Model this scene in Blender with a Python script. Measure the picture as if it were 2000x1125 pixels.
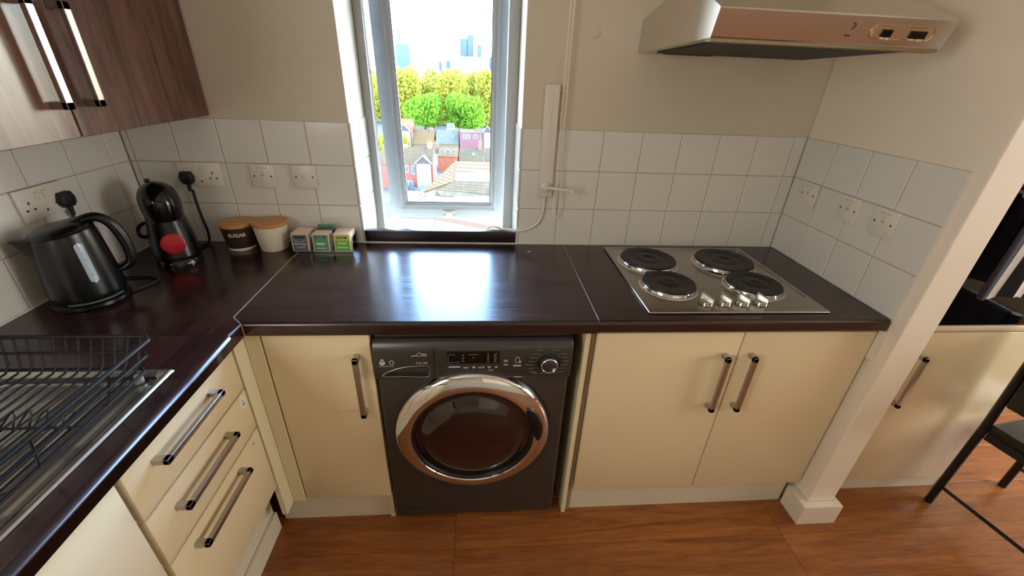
import bpy, bmesh, math, random
from mathutils import Vector, Matrix, Euler

# ------------------------------------------------------------------ reset
for o in list(bpy.data.objects):
    bpy.data.objects.remove(o, do_unlink=True)
S = bpy.context.scene
C = S.collection
PI = math.pi
random.seed(7)

# ------------------------------------------------------------------ camera
CAM = Vector((1.24645, -1.62900, 1.54359))
ROT = Euler((1.0898128, -0.0384168, -0.0692335), 'XYZ')
FPX = 816.859                                   # focal length in pixels of a 2000 px wide frame
cam = bpy.data.cameras.new('camera')
cam.sensor_fit = 'HORIZONTAL'
cam.sensor_width = 36.0
cam.lens = FPX / 2000.0 * 36.0
cam.clip_start = 0.02
cam.clip_end = 5000
camo = bpy.data.objects.new('camera', cam)
camo.location = CAM
camo.rotation_euler = ROT
C.objects.link(camo)
S.camera = camo

# ------------------------------------------------------------------ view, world, lights
S.view_settings.view_transform = 'Standard'
S.view_settings.look = 'None'
S.view_settings.exposure = 0.1
S.view_settings.gamma = 1.0
S.view_settings.use_curve_mapping = False

world = bpy.data.worlds.new('world')
S.world = world
world.use_nodes = True
wn = world.node_tree.nodes
wl = world.node_tree.links
wn.clear()
sky = wn.new('ShaderNodeTexSky')
sky.sky_type = 'NISHITA'
sky.sun_disc = False
sky.sun_elevation = math.radians(42)
sky.sun_rotation = math.radians(70)
sky.air_density = 1.0
sky.dust_density = 0.3
bg = wn.new('ShaderNodeBackground')
bg.inputs['Strength'].default_value = 8.5
wo = wn.new('ShaderNodeOutputWorld')
wl.new(sky.outputs[0], bg.inputs[0])
wl.new(bg.outputs[0], wo.inputs[0])

sun = bpy.data.lights.new('sun', 'SUN')
sun.energy = 8.0
sun.angle = math.radians(0.6)
sun.color = (1.0, 0.95, 0.86)
suno = bpy.data.objects.new('sun', sun)
suno.rotation_euler = Vector((-0.62, -0.23, -0.62)).to_track_quat('-Z', 'Y').to_euler()
suno.location = (20, 10, 30)
C.objects.link(suno)

def area_light(name, loc, direction, sx, sy, power, color):
    l = bpy.data.lights.new(name, 'AREA')
    l.shape = 'RECTANGLE'
    l.size = sx
    l.size_y = sy
    l.energy = power
    l.color = color
    o = bpy.data.objects.new(name, l)
    o.location = loc
    o.rotation_euler = Vector(direction).to_track_quat('-Z', 'Y').to_euler()
    C.objects.link(o)
    return o

# added fill lights at unseen, made-up windows: far right, left behind viewer, rear
area_light('fill_light_right', (5.44, -1.40, 1.40), (-1, 0.0, -0.06), 1.7, 1.5, 78, (1.0, 0.98, 0.94))
area_light('fill_light_left', (0.05, -1.85, 1.58), (1, 0.15, -0.05), 1.0, 0.9, 19, (1.0, 0.97, 0.90))
area_light('fill_light_rear', (2.6, -4.44, 1.5), (0, 1, -0.1), 1.8, 1.3, 2, (1.0, 0.80, 0.60))

# portal that guides sky sampling through the kitchen window
pt_ = area_light('kitchen_window_portal', (1.093, 0.36, 1.47), (0, -1, 0), 0.62, 1.36, 1.0, (1, 1, 1))
pt_.data.cycles.is_portal = True

# ------------------------------------------------------------------ materials
MATS = {}

def _new(name):
    m = bpy.data.materials.new(name)
    m.use_nodes = True
    n = m.node_tree.nodes
    l = m.node_tree.links
    b = n['Principled BSDF']
    return m, n, l, b

def lin(c):
    """sRGB 0..255 to linear"""
    r = []
    for v in c:
        v = v / 255.0
        r.append(v / 12.92 if v <= 0.04045 else ((v + 0.055) / 1.055) ** 2.4)
    return (r[0], r[1], r[2], 1.0)

def mat(name, rgb, rough=0.5, metal=0.0, spec=0.5, coat=0.0, var=None, bump=None, trans=None, rvar=None):
    """plain surface; var=(scale, amount) mottling, bump=(scale, strength)"""
    m, n, l, b = _new(name)
    b.inputs['Base Color'].default_value = lin(rgb)
    b.inputs['Roughness'].default_value = rough
    b.inputs['Metallic'].default_value = metal
    b.inputs['Specular IOR Level'].default_value = spec
    b.inputs['Coat Weight'].default_value = coat
    b.inputs['Coat Roughness'].default_value = 0.08
    tc = n.new('ShaderNodeTexCoord')
    if var:
        nz = n.new('ShaderNodeTexNoise')
        nz.inputs['Scale'].default_value = var[0]
        nz.inputs['Detail'].default_value = 4
        l.new(tc.outputs['Object'], nz.inputs['Vector'])
        mx = n.new('ShaderNodeMix')
        mx.data_type = 'RGBA'
        c = lin(rgb)
        a = var[1]
        mx.inputs[6].default_value = (c[0] * (1 - a), c[1] * (1 - a), c[2] * (1 - a), 1)
        mx.inputs[7].default_value = (min(1, c[0] * (1 + a)), min(1, c[1] * (1 + a)), min(1, c[2] * (1 + a)), 1)
        l.new(nz.outputs[0], mx.inputs[0])
        l.new(mx.outputs[2], b.inputs['Base Color'])
    if bump:
        nb = n.new('ShaderNodeTexNoise')
        nb.inputs['Scale'].default_value = bump[0]
        nb.inputs['Detail'].default_value = 3
        l.new(tc.outputs['Object'], nb.inputs['Vector'])
        bp = n.new('ShaderNodeBump')
        bp.inputs['Strength'].default_value = bump[1]
        bp.inputs['Distance'].default_value = 0.002
        l.new(nb.outputs[0], bp.inputs['Height'])
        l.new(bp.outputs[0], b.inputs['Normal'])
    if rvar:
        nr = n.new('ShaderNodeTexNoise')
        nr.inputs['Scale'].default_value = rvar[0]
        nr.inputs['Detail'].default_value = 3
        l.new(tc.outputs['Object'], nr.inputs['Vector'])
        mr = n.new('ShaderNodeMapRange')
        mr.inputs['To Min'].default_value = rvar[1]
        mr.inputs['To Max'].default_value = rvar[2]
        l.new(nr.outputs[0], mr.inputs['Value'])
        l.new(mr.outputs[0], b.inputs['Roughness'])
    if trans:
        b.inputs['Transmission Weight'].default_value = trans
    MATS[name] = m
    return m

def wood(name, dark, light, axis, rough=0.4, scale=3.0, stretch=14.0, rand=0.0, coat=0.0, fine=0.35, spec=0.5, world_pos=False):
    """grain running along axis 0/1/2"""
    m, n, l, b = _new(name)
    tc = n.new('ShaderNodeTexCoord')
    mp = n.new('ShaderNodeMapping')
    sc = [stretch, stretch, stretch]
    sc[axis] = 1.0
    mp.inputs['Scale'].default_value = sc
    if world_pos:
        ge = n.new('ShaderNodeNewGeometry')
        l.new(ge.outputs['Position'], mp.inputs['Vector'])
    else:
        l.new(tc.outputs['Object'], mp.inputs['Vector'])
    oi = n.new('ShaderNodeObjectInfo')
    if rand:
        cmb = n.new('ShaderNodeMath')
        cmb.operation = 'MULTIPLY'
        cmb.inputs[1].default_value = 37.0
        l.new(oi.outputs['Random'], cmb.inputs[0])
        cx = n.new('ShaderNodeCombineXYZ')
        l.new(cmb.outputs[0], cx.inputs[0])
        l.new(cmb.outputs[0], cx.inputs[1])
        l.new(cx.outputs[0], mp.inputs['Location'])
    n1 = n.new('ShaderNodeTexNoise')
    n1.inputs['Scale'].default_value = scale
    n1.inputs['Detail'].default_value = 6
    n1.inputs['Distortion'].default_value = 1.2
    l.new(mp.outputs[0], n1.inputs['Vector'])
    n2 = n.new('ShaderNodeTexNoise')
    n2.inputs['Scale'].default_value = scale * 6
    n2.inputs['Detail'].default_value = 5
    l.new(mp.outputs[0], n2.inputs['Vector'])
    mx = n.new('ShaderNodeMix')
    mx.data_type = 'FLOAT'
    mx.inputs[0].default_value = fine
    l.new(n1.outputs[0], mx.inputs[2])
    l.new(n2.outputs[0], mx.inputs[3])
    cr = n.new('ShaderNodeValToRGB')
    cr.color_ramp.elements[0].position = 0.32
    cr.color_ramp.elements[0].color = lin(dark)
    cr.color_ramp.elements[1].position = 0.68
    cr.color_ramp.elements[1].color = lin(light)
    l.new(mx.outputs[0], cr.inputs[0])
    out = cr.outputs[0]
    if rand:
        hv = n.new('ShaderNodeHueSaturation')
        mr = n.new('ShaderNodeMapRange')
        mr.inputs['To Min'].default_value = 1 - rand
        mr.inputs['To Max'].default_value = 1 + rand
        l.new(oi.outputs['Random'], mr.inputs['Value'])
        l.new(mr.outputs[0], hv.inputs['Value'])
        l.new(out, hv.inputs['Color'])
        out = hv.outputs[0]
    l.new(out, b.inputs['Base Color'])
    b.inputs['Roughness'].default_value = rough
    b.inputs['Specular IOR Level'].default_value = spec
    b.inputs['Coat Weight'].default_value = coat
    b.inputs['Coat Roughness'].default_value = 0.15
    bp = n.new('ShaderNodeBump')
    bp.inputs['Strength'].default_value = 0.08
    bp.inputs['Distance'].default_value = 0.001
    l.new(mx.outputs[0], bp.inputs['Height'])
    l.new(bp.outputs[0], b.inputs['Normal'])
    MATS[name] = m
    return m

def stave_laminate(name, rotated):
    """dark wenge block-stave laminate of the worktops"""
    m, n, l, b = _new(name)
    ge = n.new('ShaderNodeNewGeometry')
    mp = n.new('ShaderNodeMapping')
    if rotated:
        mp.inputs['Rotation'].default_value = (0, 0, PI / 2)
    l.new(ge.outputs['Position'], mp.inputs['Vector'])
    br = n.new('ShaderNodeTexBrick')
    br.offset = 0.37
    br.inputs['Scale'].default_value = 1.0
    br.inputs['Mortar Size'].default_value = 0.0
    br.inputs['Brick Width'].default_value = 0.41
    br.inputs['Row Height'].default_value = 0.043
    br.inputs['Color1'].default_value = lin((37, 19, 18))
    br.inputs['Color2'].default_value = lin((56, 29, 25))
    br.inputs['Bias'].default_value = -0.1
    l.new(mp.outputs[0], br.inputs['Vector'])
    mp2 = n.new('ShaderNodeMapping')
    mp2.inputs['Scale'].default_value = (5, 90, 90)
    l.new(mp.outputs[0], mp2.inputs['Vector'])
    nz = n.new('ShaderNodeTexNoise')
    nz.inputs['Scale'].default_value = 1.6
    nz.inputs['Detail'].default_value = 5
    l.new(mp2.outputs[0], nz.inputs['Vector'])
    mr = n.new('ShaderNodeMapRange')
    mr.inputs['From Min'].default_value = 0.3
    mr.inputs['From Max'].default_value = 0.7
    mr.inputs['To Min'].default_value = 0.6
    mr.inputs['To Max'].default_value = 1.25
    l.new(nz.outputs[0], mr.inputs['Value'])
    mx = n.new('ShaderNodeMix')
    mx.data_type = 'RGBA'
    mx.blend_type = 'MULTIPLY'
    mx.inputs[0].default_value = 1.0
    l.new(br.outputs[0], mx.inputs[6])
    l.new(mr.outputs[0], mx.inputs[7])
    l.new(mx.outputs[2], b.inputs['Base Color'])
    b.inputs['Roughness'].default_value = 0.30
    b.inputs['Specular IOR Level'].default_value = 0.75
    mr2 = n.new('ShaderNodeMapRange')
    mr2.inputs['To Min'].default_value = 0.13
    mr2.inputs['To Max'].default_value = 0.30
    l.new(nz.outputs[0], mr2.inputs['Value'])
    l.new(mr2.outputs[0], b.inputs['Roughness'])
    MATS[name] = m
    return m

def brushed(name, rgb, rough, axis, strength=0.03):
    m, n, l, b = _new(name)
    b.inputs['Base Color'].default_value = lin(rgb)
    b.inputs['Metallic'].default_value = 1.0
    tc = n.new('ShaderNodeTexCoord')
    mp = n.new('ShaderNodeMapping')
    sc = [420, 420, 420]
    sc[axis] = 4
    mp.inputs['Scale'].default_value = sc
    l.new(tc.outputs['Object'], mp.inputs['Vector'])
    nz = n.new('ShaderNodeTexNoise')
    nz.inputs['Scale'].default_value = 1.0
    nz.inputs['Detail'].default_value = 3
    l.new(mp.outputs[0], nz.inputs['Vector'])
    mr = n.new('ShaderNodeMapRange')
    mr.inputs['To Min'].default_value = rough * 0.9
    mr.inputs['To Max'].default_value = rough * 1.12
    l.new(nz.outputs[0], mr.inputs['Value'])
    l.new(mr.outputs[0], b.inputs['Roughness'])
    bp = n.new('ShaderNodeBump')
    bp.inputs['Strength'].default_value = strength
    bp.inputs['Distance'].default_value = 0.0004
    l.new(nz.outputs[0], bp.inputs['Height'])
    l.new(bp.outputs[0], b.inputs['Normal'])
    MATS[name] = m
    return m

def clear_sheet(name, tint=(255, 255, 255), rough=0.02, ior=1.45):
    """thin clear sheet: see-through with a Fresnel reflection"""
    m, n, l, b = _new(name)
    n.remove(b)
    out = n['Material Output']
    tr = n.new('ShaderNodeBsdfTransparent')
    tr.inputs[0].default_value = lin(tint)
    gl = n.new('ShaderNodeBsdfGlossy')
    gl.inputs['Roughness'].default_value = rough
    fr = n.new('ShaderNodeFresnel')
    fr.inputs['IOR'].default_value = ior
    ms = n.new('ShaderNodeMixShader')
    l.new(fr.outputs[0], ms.inputs[0])
    l.new(tr.outputs[0], ms.inputs[1])
    l.new(gl.outputs[0], ms.inputs[2])
    l.new(ms.outputs[0], out.inputs['Surface'])
    MATS[name] = m
    return m

def grid_facade(name, wall, glass, bw, rh, mortar):
    """far tower cladding: window grid too small to build"""
    m, n, l, b = _new(name)
    ge = n.new('ShaderNodeNewGeometry')
    sp = n.new('ShaderNodeSeparateXYZ')
    l.new(ge.outputs['Position'], sp.inputs[0])
    ad = n.new('ShaderNodeMath')
    ad.operation = 'ADD'
    l.new(sp.outputs[0], ad.inputs[0])
    l.new(sp.outputs[1], ad.inputs[1])
    cb = n.new('ShaderNodeCombineXYZ')
    l.new(ad.outputs[0], cb.inputs[0])
    l.new(sp.outputs[2], cb.inputs[1])
    br = n.new('ShaderNodeTexBrick')
    br.offset = 0.0
    br.inputs['Scale'].default_value = 1.0
    br.inputs['Mortar Size'].default_value = mortar
    br.inputs['Brick Width'].default_value = bw
    br.inputs['Row Height'].default_value = rh
    g = lin(glass)
    br.inputs['Color1'].default_value = g
    br.inputs['Color2'].default_value = (g[0] * 0.8, g[1] * 0.85, g[2] * 0.9, 1)
    br.inputs['Mortar'].default_value = lin(wall)
    l.new(cb.outputs[0], br.inputs['Vector'])
    l.new(br.outputs[0], b.inputs['Base Color'])
    b.inputs['Roughness'].default_value = 0.5
    b.inputs['Specular IOR Level'].default_value = 0.03
    MATS[name] = m
    return m

def slate(name, c1, c2, bw=0.35, rh=0.25):
    m, n, l, b = _new(name)
    ge = n.new('ShaderNodeNewGeometry')
    sp = n.new('ShaderNodeSeparateXYZ')
    l.new(ge.outputs['Position'], sp.inputs[0])
    cb = n.new('ShaderNodeCombineXYZ')
    l.new(sp.outputs[0], cb.inputs[0])
    l.new(sp.outputs[2], cb.inputs[1])
    br = n.new('ShaderNodeTexBrick')
    br.inputs['Scale'].default_value = 1.0
    br.inputs['Mortar Size'].default_value = 0.03
    br.inputs['Brick Width'].default_value = bw
    br.inputs['Row Height'].default_value = rh
    br.inputs['Color1'].default_value = lin(c1)
    br.inputs['Color2'].default_value = lin(c2)
    c = lin(c1)
    br.inputs['Mortar'].default_value = (c[0] * 0.6, c[1] * 0.6, c[2] * 0.6, 1)
    l.new(cb.outputs[0], br.inputs['Vector'])
    l.new(br.outputs[0], b.inputs['Base Color'])
    b.inputs['Roughness'].default_value = 0.8
    b.inputs['Specular IOR Level'].default_value = 0.03
    MATS[name] = m
    return m

def leaf_mat(name, c1, c2):
    m, n, l, b = _new(name)
    ge = n.new('ShaderNodeNewGeometry')
    cr = n.new('ShaderNodeValToRGB')
    cr.color_ramp.elements[0].color = lin(c1)
    cr.color_ramp.elements[1].color = lin(c2)
    l.new(ge.outputs['Random Per Island'], cr.inputs[0])
    l.new(cr.outputs[0], b.inputs['Base Color'])
    b.inputs['Roughness'].default_value = 0.7
    tl = n.new('ShaderNodeBsdfTranslucent')
    l.new(cr.outputs[0], tl.inputs[0])
    ms = n.new('ShaderNodeMixShader')
    ms.inputs[0].default_value = 0.45
    l.new(b.outputs[0], ms.inputs[1])
    l.new(tl.outputs[0], ms.inputs[2])
    l.new(ms.outputs[0], n['Material Output'].inputs['Surface'])
    b.inputs['Specular IOR Level'].default_value = 0.03
    MATS[name] = m
    return m

mat('paint', (211, 201, 180), 0.75, var=(2.5, 0.03), bump=(140, 0.12))
mat('paint_post', (238, 226, 206), 0.55, var=(4, 0.03), bump=(60, 0.1))
mat('ceiling_white', (238, 235, 228), 0.8)
mat('skirting_white', (226, 216, 196), 0.4, var=(8, 0.03))
mat('tile', (224, 221, 213), 0.16, var=(3, 0.025), spec=0.5, bump=(9, 0.05))
mat('grout', (176, 166, 150), 0.85)
mat('upvc', (153, 158, 161), 0.35)
mat('upvc_white', (181, 182, 181), 0.35)
mat('plastic_white', (226, 220, 206), 0.32)
mat('plastic_cream', (220, 211, 190), 0.35)
mat('slot_dark', (22, 20, 20), 0.6)
mat('screw', (70, 58, 48), 0.4, 0.7)
mat('cream_door', (226, 208, 170), 0.26, var=(3, 0.015), bump=(55, 0.04))
mat('cream_carcass', (222, 210, 172), 0.45)
mat('plinth', (214, 205, 180), 0.45, var=(6, 0.03))
mat('carcass_edge', (150, 130, 98), 0.6)
mat('door_gap', (110, 84, 62), 0.7)
stave_laminate('worktop_x', False)
stave_laminate('worktop_y', True)
mat('worktop_seam', (176, 158, 146), 0.5)
mat('upstand_dark', (30, 26, 32), 0.28)
wood('walnut', (60, 38, 32), (124, 90, 76), 2, rough=0.34, scale=2.2, stretch=9, rand=0.06, fine=0.3)
wood('oak_floor', (112, 61, 26), (169, 105, 52), 0, rough=0.30, scale=2.6, stretch=11, rand=0.10, fine=0.4)
wood('bamboo', (188, 124, 66), (216, 158, 96), 0, rough=0.45, scale=14, stretch=8, fine=0.4)
brushed('steel', (172, 166, 158), 0.26, 0)
brushed('steel_y', (220, 218, 208), 0.26, 1)
brushed('handle_metal', (186, 180, 174), 0.32, 2, 0.05)
brushed('hood_steel', (214, 208, 200), 0.24, 0, 0.03)
mat('chrome', (222, 222, 222), 0.05, 1.0)
mat('knob_metal', (214, 212, 208), 0.22, 1.0)
mat('bezel_warm', (224, 206, 178), 0.22, 0.85)
mat('hotplate_iron', (30, 24, 22), 0.42, 0.3, var=(30, 0.25), bump=(180, 0.1))
mat('filter_dark', (40, 37, 34), 0.55, 0.4, bump=(400, 0.4))
mat('black_gloss', (10, 10, 11), 0.12)
mat('black_satin', (9, 9, 10), 0.30)
mat('black_matt', (20, 19, 20), 0.55)
mat('black_wire', (8, 8, 9), 0.45, spec=0.3)
mat('black_glass', (6, 8, 14), 0.06, coat=0.5)
mat('wm_grey', (76, 73, 69), 0.34, 0.55, var=(200, 0.04))
mat('wm_panel', (72, 71, 69), 0.3, 0.5)
mat('wm_dark', (20, 18, 18), 0.4)
mat('drum_glass', (30, 14, 13), 0.07, coat=0.6)
mat('print_grey', (190, 188, 182), 0.5)
mat('print_dim', (120, 118, 112), 0.5)
mat('gauge', (176, 190, 204), 0.15, coat=0.3)
mat('red_disc', (186, 16, 40), 0.3)
mat('sugar_brown', (58, 42, 34), 0.4, var=(12, 0.06))
mat('cream_ceramic', (226, 214, 190), 0.4, var=(10, 0.03))
mat('paper', (226, 204, 178), 0.75)
mat('tea_grey', (92, 96, 108), 0.5)
mat('tea_green', (92, 150, 118), 0.5)
mat('tea_lime', (112, 186, 62), 0.5)
mat('tea_yellow', (196, 200, 66), 0.5)
mat('tea_black', (24, 22, 34), 0.5)
mat('tea_slate', (84, 92, 92), 0.5)
mat('tea_pale', (206, 222, 190), 0.5)
mat('towel_light', (206, 200, 194), 0.85, bump=(300, 0.4))
mat('towel_dark', (26, 26, 34), 0.85, bump=(300, 0.4))
mat('crumb', (216, 200, 176), 0.8)
mat('chain_white', (244, 236, 216), 0.3)
clear_sheet('glass', (252, 254, 255), 0.0)
clear_sheet('acrylic', (246, 248, 248), 0.05)
mat('sealant', (226, 222, 212), 0.4)
mat('lamp_shade', (250, 248, 240), 0.5)
# outside
mat('asphalt', (66, 63, 58), 0.95, var=(0.3, 0.1), spec=0.02)
mat('brick_red', (101, 58, 49), 0.95, var=(1.5, 0.12), spec=0.02)
mat('brick_plum', (88, 58, 58), 0.95, var=(1.5, 0.12), spec=0.02)
mat('brick_tan', (85, 70, 56), 0.95, var=(1.5, 0.12), spec=0.02)
mat('render_white', (99, 95, 88), 0.9, var=(0.8, 0.05), spec=0.02)
mat('white_roofing', (100, 98, 92), 0.9, spec=0.02)
mat('slate_blue', (63, 62, 54), 0.8, spec=0.02)
slate('slate_grey', (61, 52, 37), (72, 60, 43))
slate('slate_tan', (73, 57, 36), (82, 65, 41))
slate('tile_orange', (107, 58, 40), (118, 70, 49), 0.5, 0.35)
slate('brick_pave', (82, 60, 42), (90, 71, 49), 0.6, 0.3)
mat('window_dark', (62, 68, 74), 0.3, spec=0.1)
mat('timber_dark', (62, 55, 54), 0.9, spec=0.02)
leaf_mat('leaf_yellow', (90, 93, 27), (158, 150, 56))
leaf_mat('leaf_green', (50, 88, 21), (108, 142, 35))
mat('bark', (58, 48, 38), 0.95, spec=0.02)
grid_facade('tower_teal', (72, 93, 99), (48, 76, 86), 3.6, 3.2, 0.5)
grid_facade('tower_grey', (67, 77, 92), (42, 51, 67), 3.0, 3.0, 0.45)
grid_facade('tower_white', (102, 103, 103), (74, 81, 88), 6.0, 3.2, 0.9)
mat('car_white', (126, 127, 128), 0.5, spec=0.1)
mat('car_dark', (40, 44, 50), 0.4, spec=0.1)

# ------------------------------------------------------------------ mesh helpers
def box(bm, x0, x1, y0, y1, z0, z1, bev=0.0, seg=2):
    vs = [bm.verts.new(p) for p in ((x0, y0, z0), (x1, y0, z0), (x1, y1, z0), (x0, y1, z0),
                                    (x0, y0, z1), (x1, y0, z1), (x1, y1, z1), (x0, y1, z1))]
    fs = [(0, 3, 2, 1), (4, 5, 6, 7), (0, 1, 5, 4), (1, 2, 6, 5), (2, 3, 7, 6), (3, 0, 4, 7)]
    faces = [bm.faces.new([vs[i] for i in f]) for f in fs]
    if bev > 0:
        es = set()
        for f in faces:
            for e in f.edges:
                es.add(e)
        bmesh.ops.bevel(bm, geom=list(es), offset=bev, segments=seg, affect='EDGES', profile=0.5)
    return bm

def mbox(*a, **k):
    return box(bmesh.new(), *a, **k)

def prism(bm, pts, axis, a, b):
    """polygon pts (2-D) extruded along axis from a to b. axis 0: pts=(y,z); 1: (x,z); 2: (x,y)"""
    def P(p, t):
        if axis == 0:
            return (t, p[0], p[1])
        if axis == 1:
            return (p[0], t, p[1])
        return (p[0], p[1], t)
    lo = [bm.verts.new(P(p, a)) for p in pts]
    hi = [bm.verts.new(P(p, b)) for p in pts]
    n = len(pts)
    bm.faces.new(lo)
    bm.faces.new(hi[::-1])
    for i in range(n):
        bm.faces.new([lo[i], hi[i], hi[(i + 1) % n], lo[(i + 1) % n]])
    bmesh.ops.recalc_face_normals(bm, faces=bm.faces[:])
    return bm

def lathe(bm, prof, cx=0, cy=0, cz=0, seg=32, axis=2, a0=0.0, a1=2 * PI):
    """profile list of (r, h) revolved about an axis through (cx,cy,cz)"""
    full = abs(a1 - a0 - 2 * PI) < 1e-6
    rings = []
    cnt = seg if full else seg + 1
    for r, h in prof:
        ring = []
        if r < 1e-6:
            q = [(0, 0, h)]
        else:
            q = []
            for i in range(cnt):
                a = a0 + (a1 - a0) * i / seg
                q.append((r * math.cos(a), r * math.sin(a), h))
        for p in q:
            if axis == 2:
                v = (cx + p[0], cy + p[1], cz + p[2])
            elif axis == 1:           # h along -Y
                v = (cx + p[0], cy - p[2], cz + p[1])
            else:                     # h along +X
                v = (cx + p[2], cy + p[0], cz + p[1])
            ring.append(bm.verts.new(v))
        rings.append(ring)
    for k in range(len(rings) - 1):
        A, B = rings[k], rings[k + 1]
        m = seg if full else seg
        for i in range(m):
            j = (i + 1) % len(A) if len(A) > 1 else 0
            j2 = (i + 1) % len(B) if len(B) > 1 else 0
            try:
                if len(A) == 1 and len(B) == 1:
                    continue
                if len(A) == 1:
                    bm.faces.new([A[0], B[i], B[j2]])
                elif len(B) == 1:
                    bm.faces.new([A[i], B[0], A[j]])
                else:
                    bm.faces.new([A[i], B[i], B[j2], A[j]])
            except ValueError:
                pass
    bmesh.ops.recalc_face_normals(bm, faces=bm.faces[:])
    return bm

def catmull(pts, n=8, closed=False):
    P = [Vector(p) for p in pts]
    out = []
    m = len(P)
    rng = m if closed else m - 1
    for i in range(rng):
        if closed:
            p0, p1, p2, p3 = P[(i - 1) % m], P[i], P[(i + 1) % m], P[(i + 2) % m]
        else:
            p0 = P[i - 1] if i > 0 else P[i] * 2 - P[i + 1]
            p1, p2 = P[i], P[i + 1]
            p3 = P[i + 2] if i + 2 < m else P[i + 1] * 2 - P[i]
        for k in range(n):
            t = k / n
            out.append(0.5 * ((2 * p1) + (p2 - p0) * t + (2 * p0 - 5 * p1 + 4 * p2 - p3) * t * t + (3 * p1 - p0 - 3 * p2 + p3) * t ** 3))
    if not closed:
        out.append(P[-1])
    return out

def tube(bm, pts, r, seg=8, closed=False, ry=None, caps=True):
    """round (or elliptical) tube along points; r may be a list"""
    P = [Vector(p) for p in pts]
    n = len(P)
    rings = []
    up = None
    for i in range(n):
        if closed:
            t = P[(i + 1) % n] - P[(i - 1) % n]
        else:
            t = P[min(i + 1, n - 1)] - P[max(i - 1, 0)]
        if t.length < 1e-9:
            t = Vector((0, 0, 1))
        t.normalize()
        if up is None:
            up = Vector((0, 0, 1)) if abs(t.z) < 0.9 else Vector((0, 1, 0))
        a = t.cross(up)
        if a.length < 1e-6:
            a = t.cross(Vector((1, 0, 0)))
        a.normalize()
        b = a.cross(t).normalized()
        up = b
        rr = r[i] if isinstance(r, (list, tuple)) else r
        r2 = rr if ry is None else (ry[i] if isinstance(ry, (list, tuple)) else ry)
        rings.append([bm.verts.new(P[i] + a * (rr * math.cos(2 * PI * k / seg)) + b * (r2 * math.sin(2 * PI * k / seg))) for k in range(seg)])
    m = n if closed else n - 1
    for i in range(m):
        A, B = rings[i], rings[(i + 1) % n]
        for k in range(seg):
            bm.faces.new([A[k], A[(k + 1) % seg], B[(k + 1) % seg], B[k]])
    if caps and not closed:
        bm.faces.new(rings[0][::-1])
        bm.faces.new(rings[-1])
    return bm

def loft(bm, sections, seg=32):
    """sections (z, cx, cy, rx, ry, power) of super-ellipses"""
    rings = []
    for z, cx, cy, rx, ry, pw in sections:
        ring = []
        for k in range(seg):
            a = 2 * PI * k / seg
            c, s = math.cos(a), math.sin(a)
            x = math.copysign(abs(c) ** (2 / pw), c) * rx
            y = math.copysign(abs(s) ** (2 / pw), s) * ry
            ring.append(bm.verts.new((cx + x, cy + y, z)))
        rings.append(ring)
    for A, B in zip(rings[:-1], rings[1:]):
        for k in range(seg):
            bm.faces.new([A[k], A[(k + 1) % seg], B[(k + 1) % seg], B[k]])
    bm.faces.new(rings[0][::-1])
    bm.faces.new(rings[-1])
    return bm

ORIGIN = {}

def obj(name, bm, material, parent=None, smooth=False, world=True, loc=None, angle=40):
    """link a bmesh as one mesh object; world coordinates become local to an unrotated parent"""
    me = bpy.data.meshes.new(name)
    if parent is not None and world:
        off = ORIGIN.get(parent.name, Vector((0, 0, 0)))
        if off.length > 0:
            bmesh.ops.translate(bm, verts=bm.verts[:], vec=-off)
    bm.to_mesh(me)
    bm.free()
    if material:
        me.materials.append(MATS[material])
    if smooth:
        for p in me.polygons:
            p.use_smooth = True
        try:
            me.set_sharp_from_angle(angle=math.radians(angle))
        except Exception:
            pass
    o = bpy.data.objects.new(name, me)
    C.objects.link(o)
    if parent is not None:
        o.parent = parent
        ORIGIN[o.name] = ORIGIN.get(parent.name, Vector((0, 0, 0))) if world else Vector((0, 0, 0))
    if loc is not None:
        o.location = loc
    return o

def tag(o, label=None, cat=None, group=None, kind=None):
    if label:
        o['label'] = label
    if cat:
        o['category'] = cat
    if group:
        o['group'] = group
    if kind:
        o['kind'] = kind
    return o

def thing(name, label, cat, loc=(0, 0, 0), rotz=0.0, group=None, kind=None):
    o = bpy.data.objects.new(name, None)
    o.empty_display_size = 0.05
    C.objects.link(o)
    o.location = loc
    o.rotation_euler = (0, 0, rotz)
    ORIGIN[o.name] = Vector(loc)
    return tag(o, label, cat, group, kind)

def mesh_copy(src, name, loc, parent, rot=None):
    o = bpy.data.objects.new(name, src)
    C.objects.link(o)
    o.parent = parent
    o.location = Vector(loc) - ORIGIN.get(parent.name, Vector((0, 0, 0)))
    if rot:
        o.rotation_euler = rot
    return o

def text_bm(body, size, extrude=0.0002, align='CENTER', shear=0.0, bold=0.0):
    cu = bpy.data.curves.new('lettering', 'FONT')
    cu.body = body
    cu.size = size
    cu.extrude = extrude
    cu.align_x = align
    cu.align_y = 'CENTER'
    cu.shear = shear
    cu.offset = bold
    cu.resolution_u = 3
    t = bpy.data.objects.new('lettering', cu)
    C.objects.link(t)
    bpy.context.view_layer.update()
    dg = bpy.context.evaluated_depsgraph_get()
    me = bpy.data.meshes.new_from_object(t.evaluated_get(dg))
    bm = bmesh.new()
    bm.from_mesh(me)
    bpy.data.objects.remove(t, do_unlink=True)
    bpy.data.curves.remove(cu)
    bpy.data.meshes.remove(me)
    return bm

def xform(bm, M):
    bmesh.ops.transform(bm, matrix=M, verts=bm.verts[:])
    return bm

FRONT = Matrix.Rotation(PI / 2, 4, 'X')        # text lying in XY turned to face -Y

def raydir(u, v):
    return ROT.to_matrix() @ Vector(((u - 1000) / FPX, -(v - 562.5) / FPX, -1.0))

def at(u, v, Y):
    d = raydir(u, v)
    return CAM + d * ((Y - CAM.y) / d.y)

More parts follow.
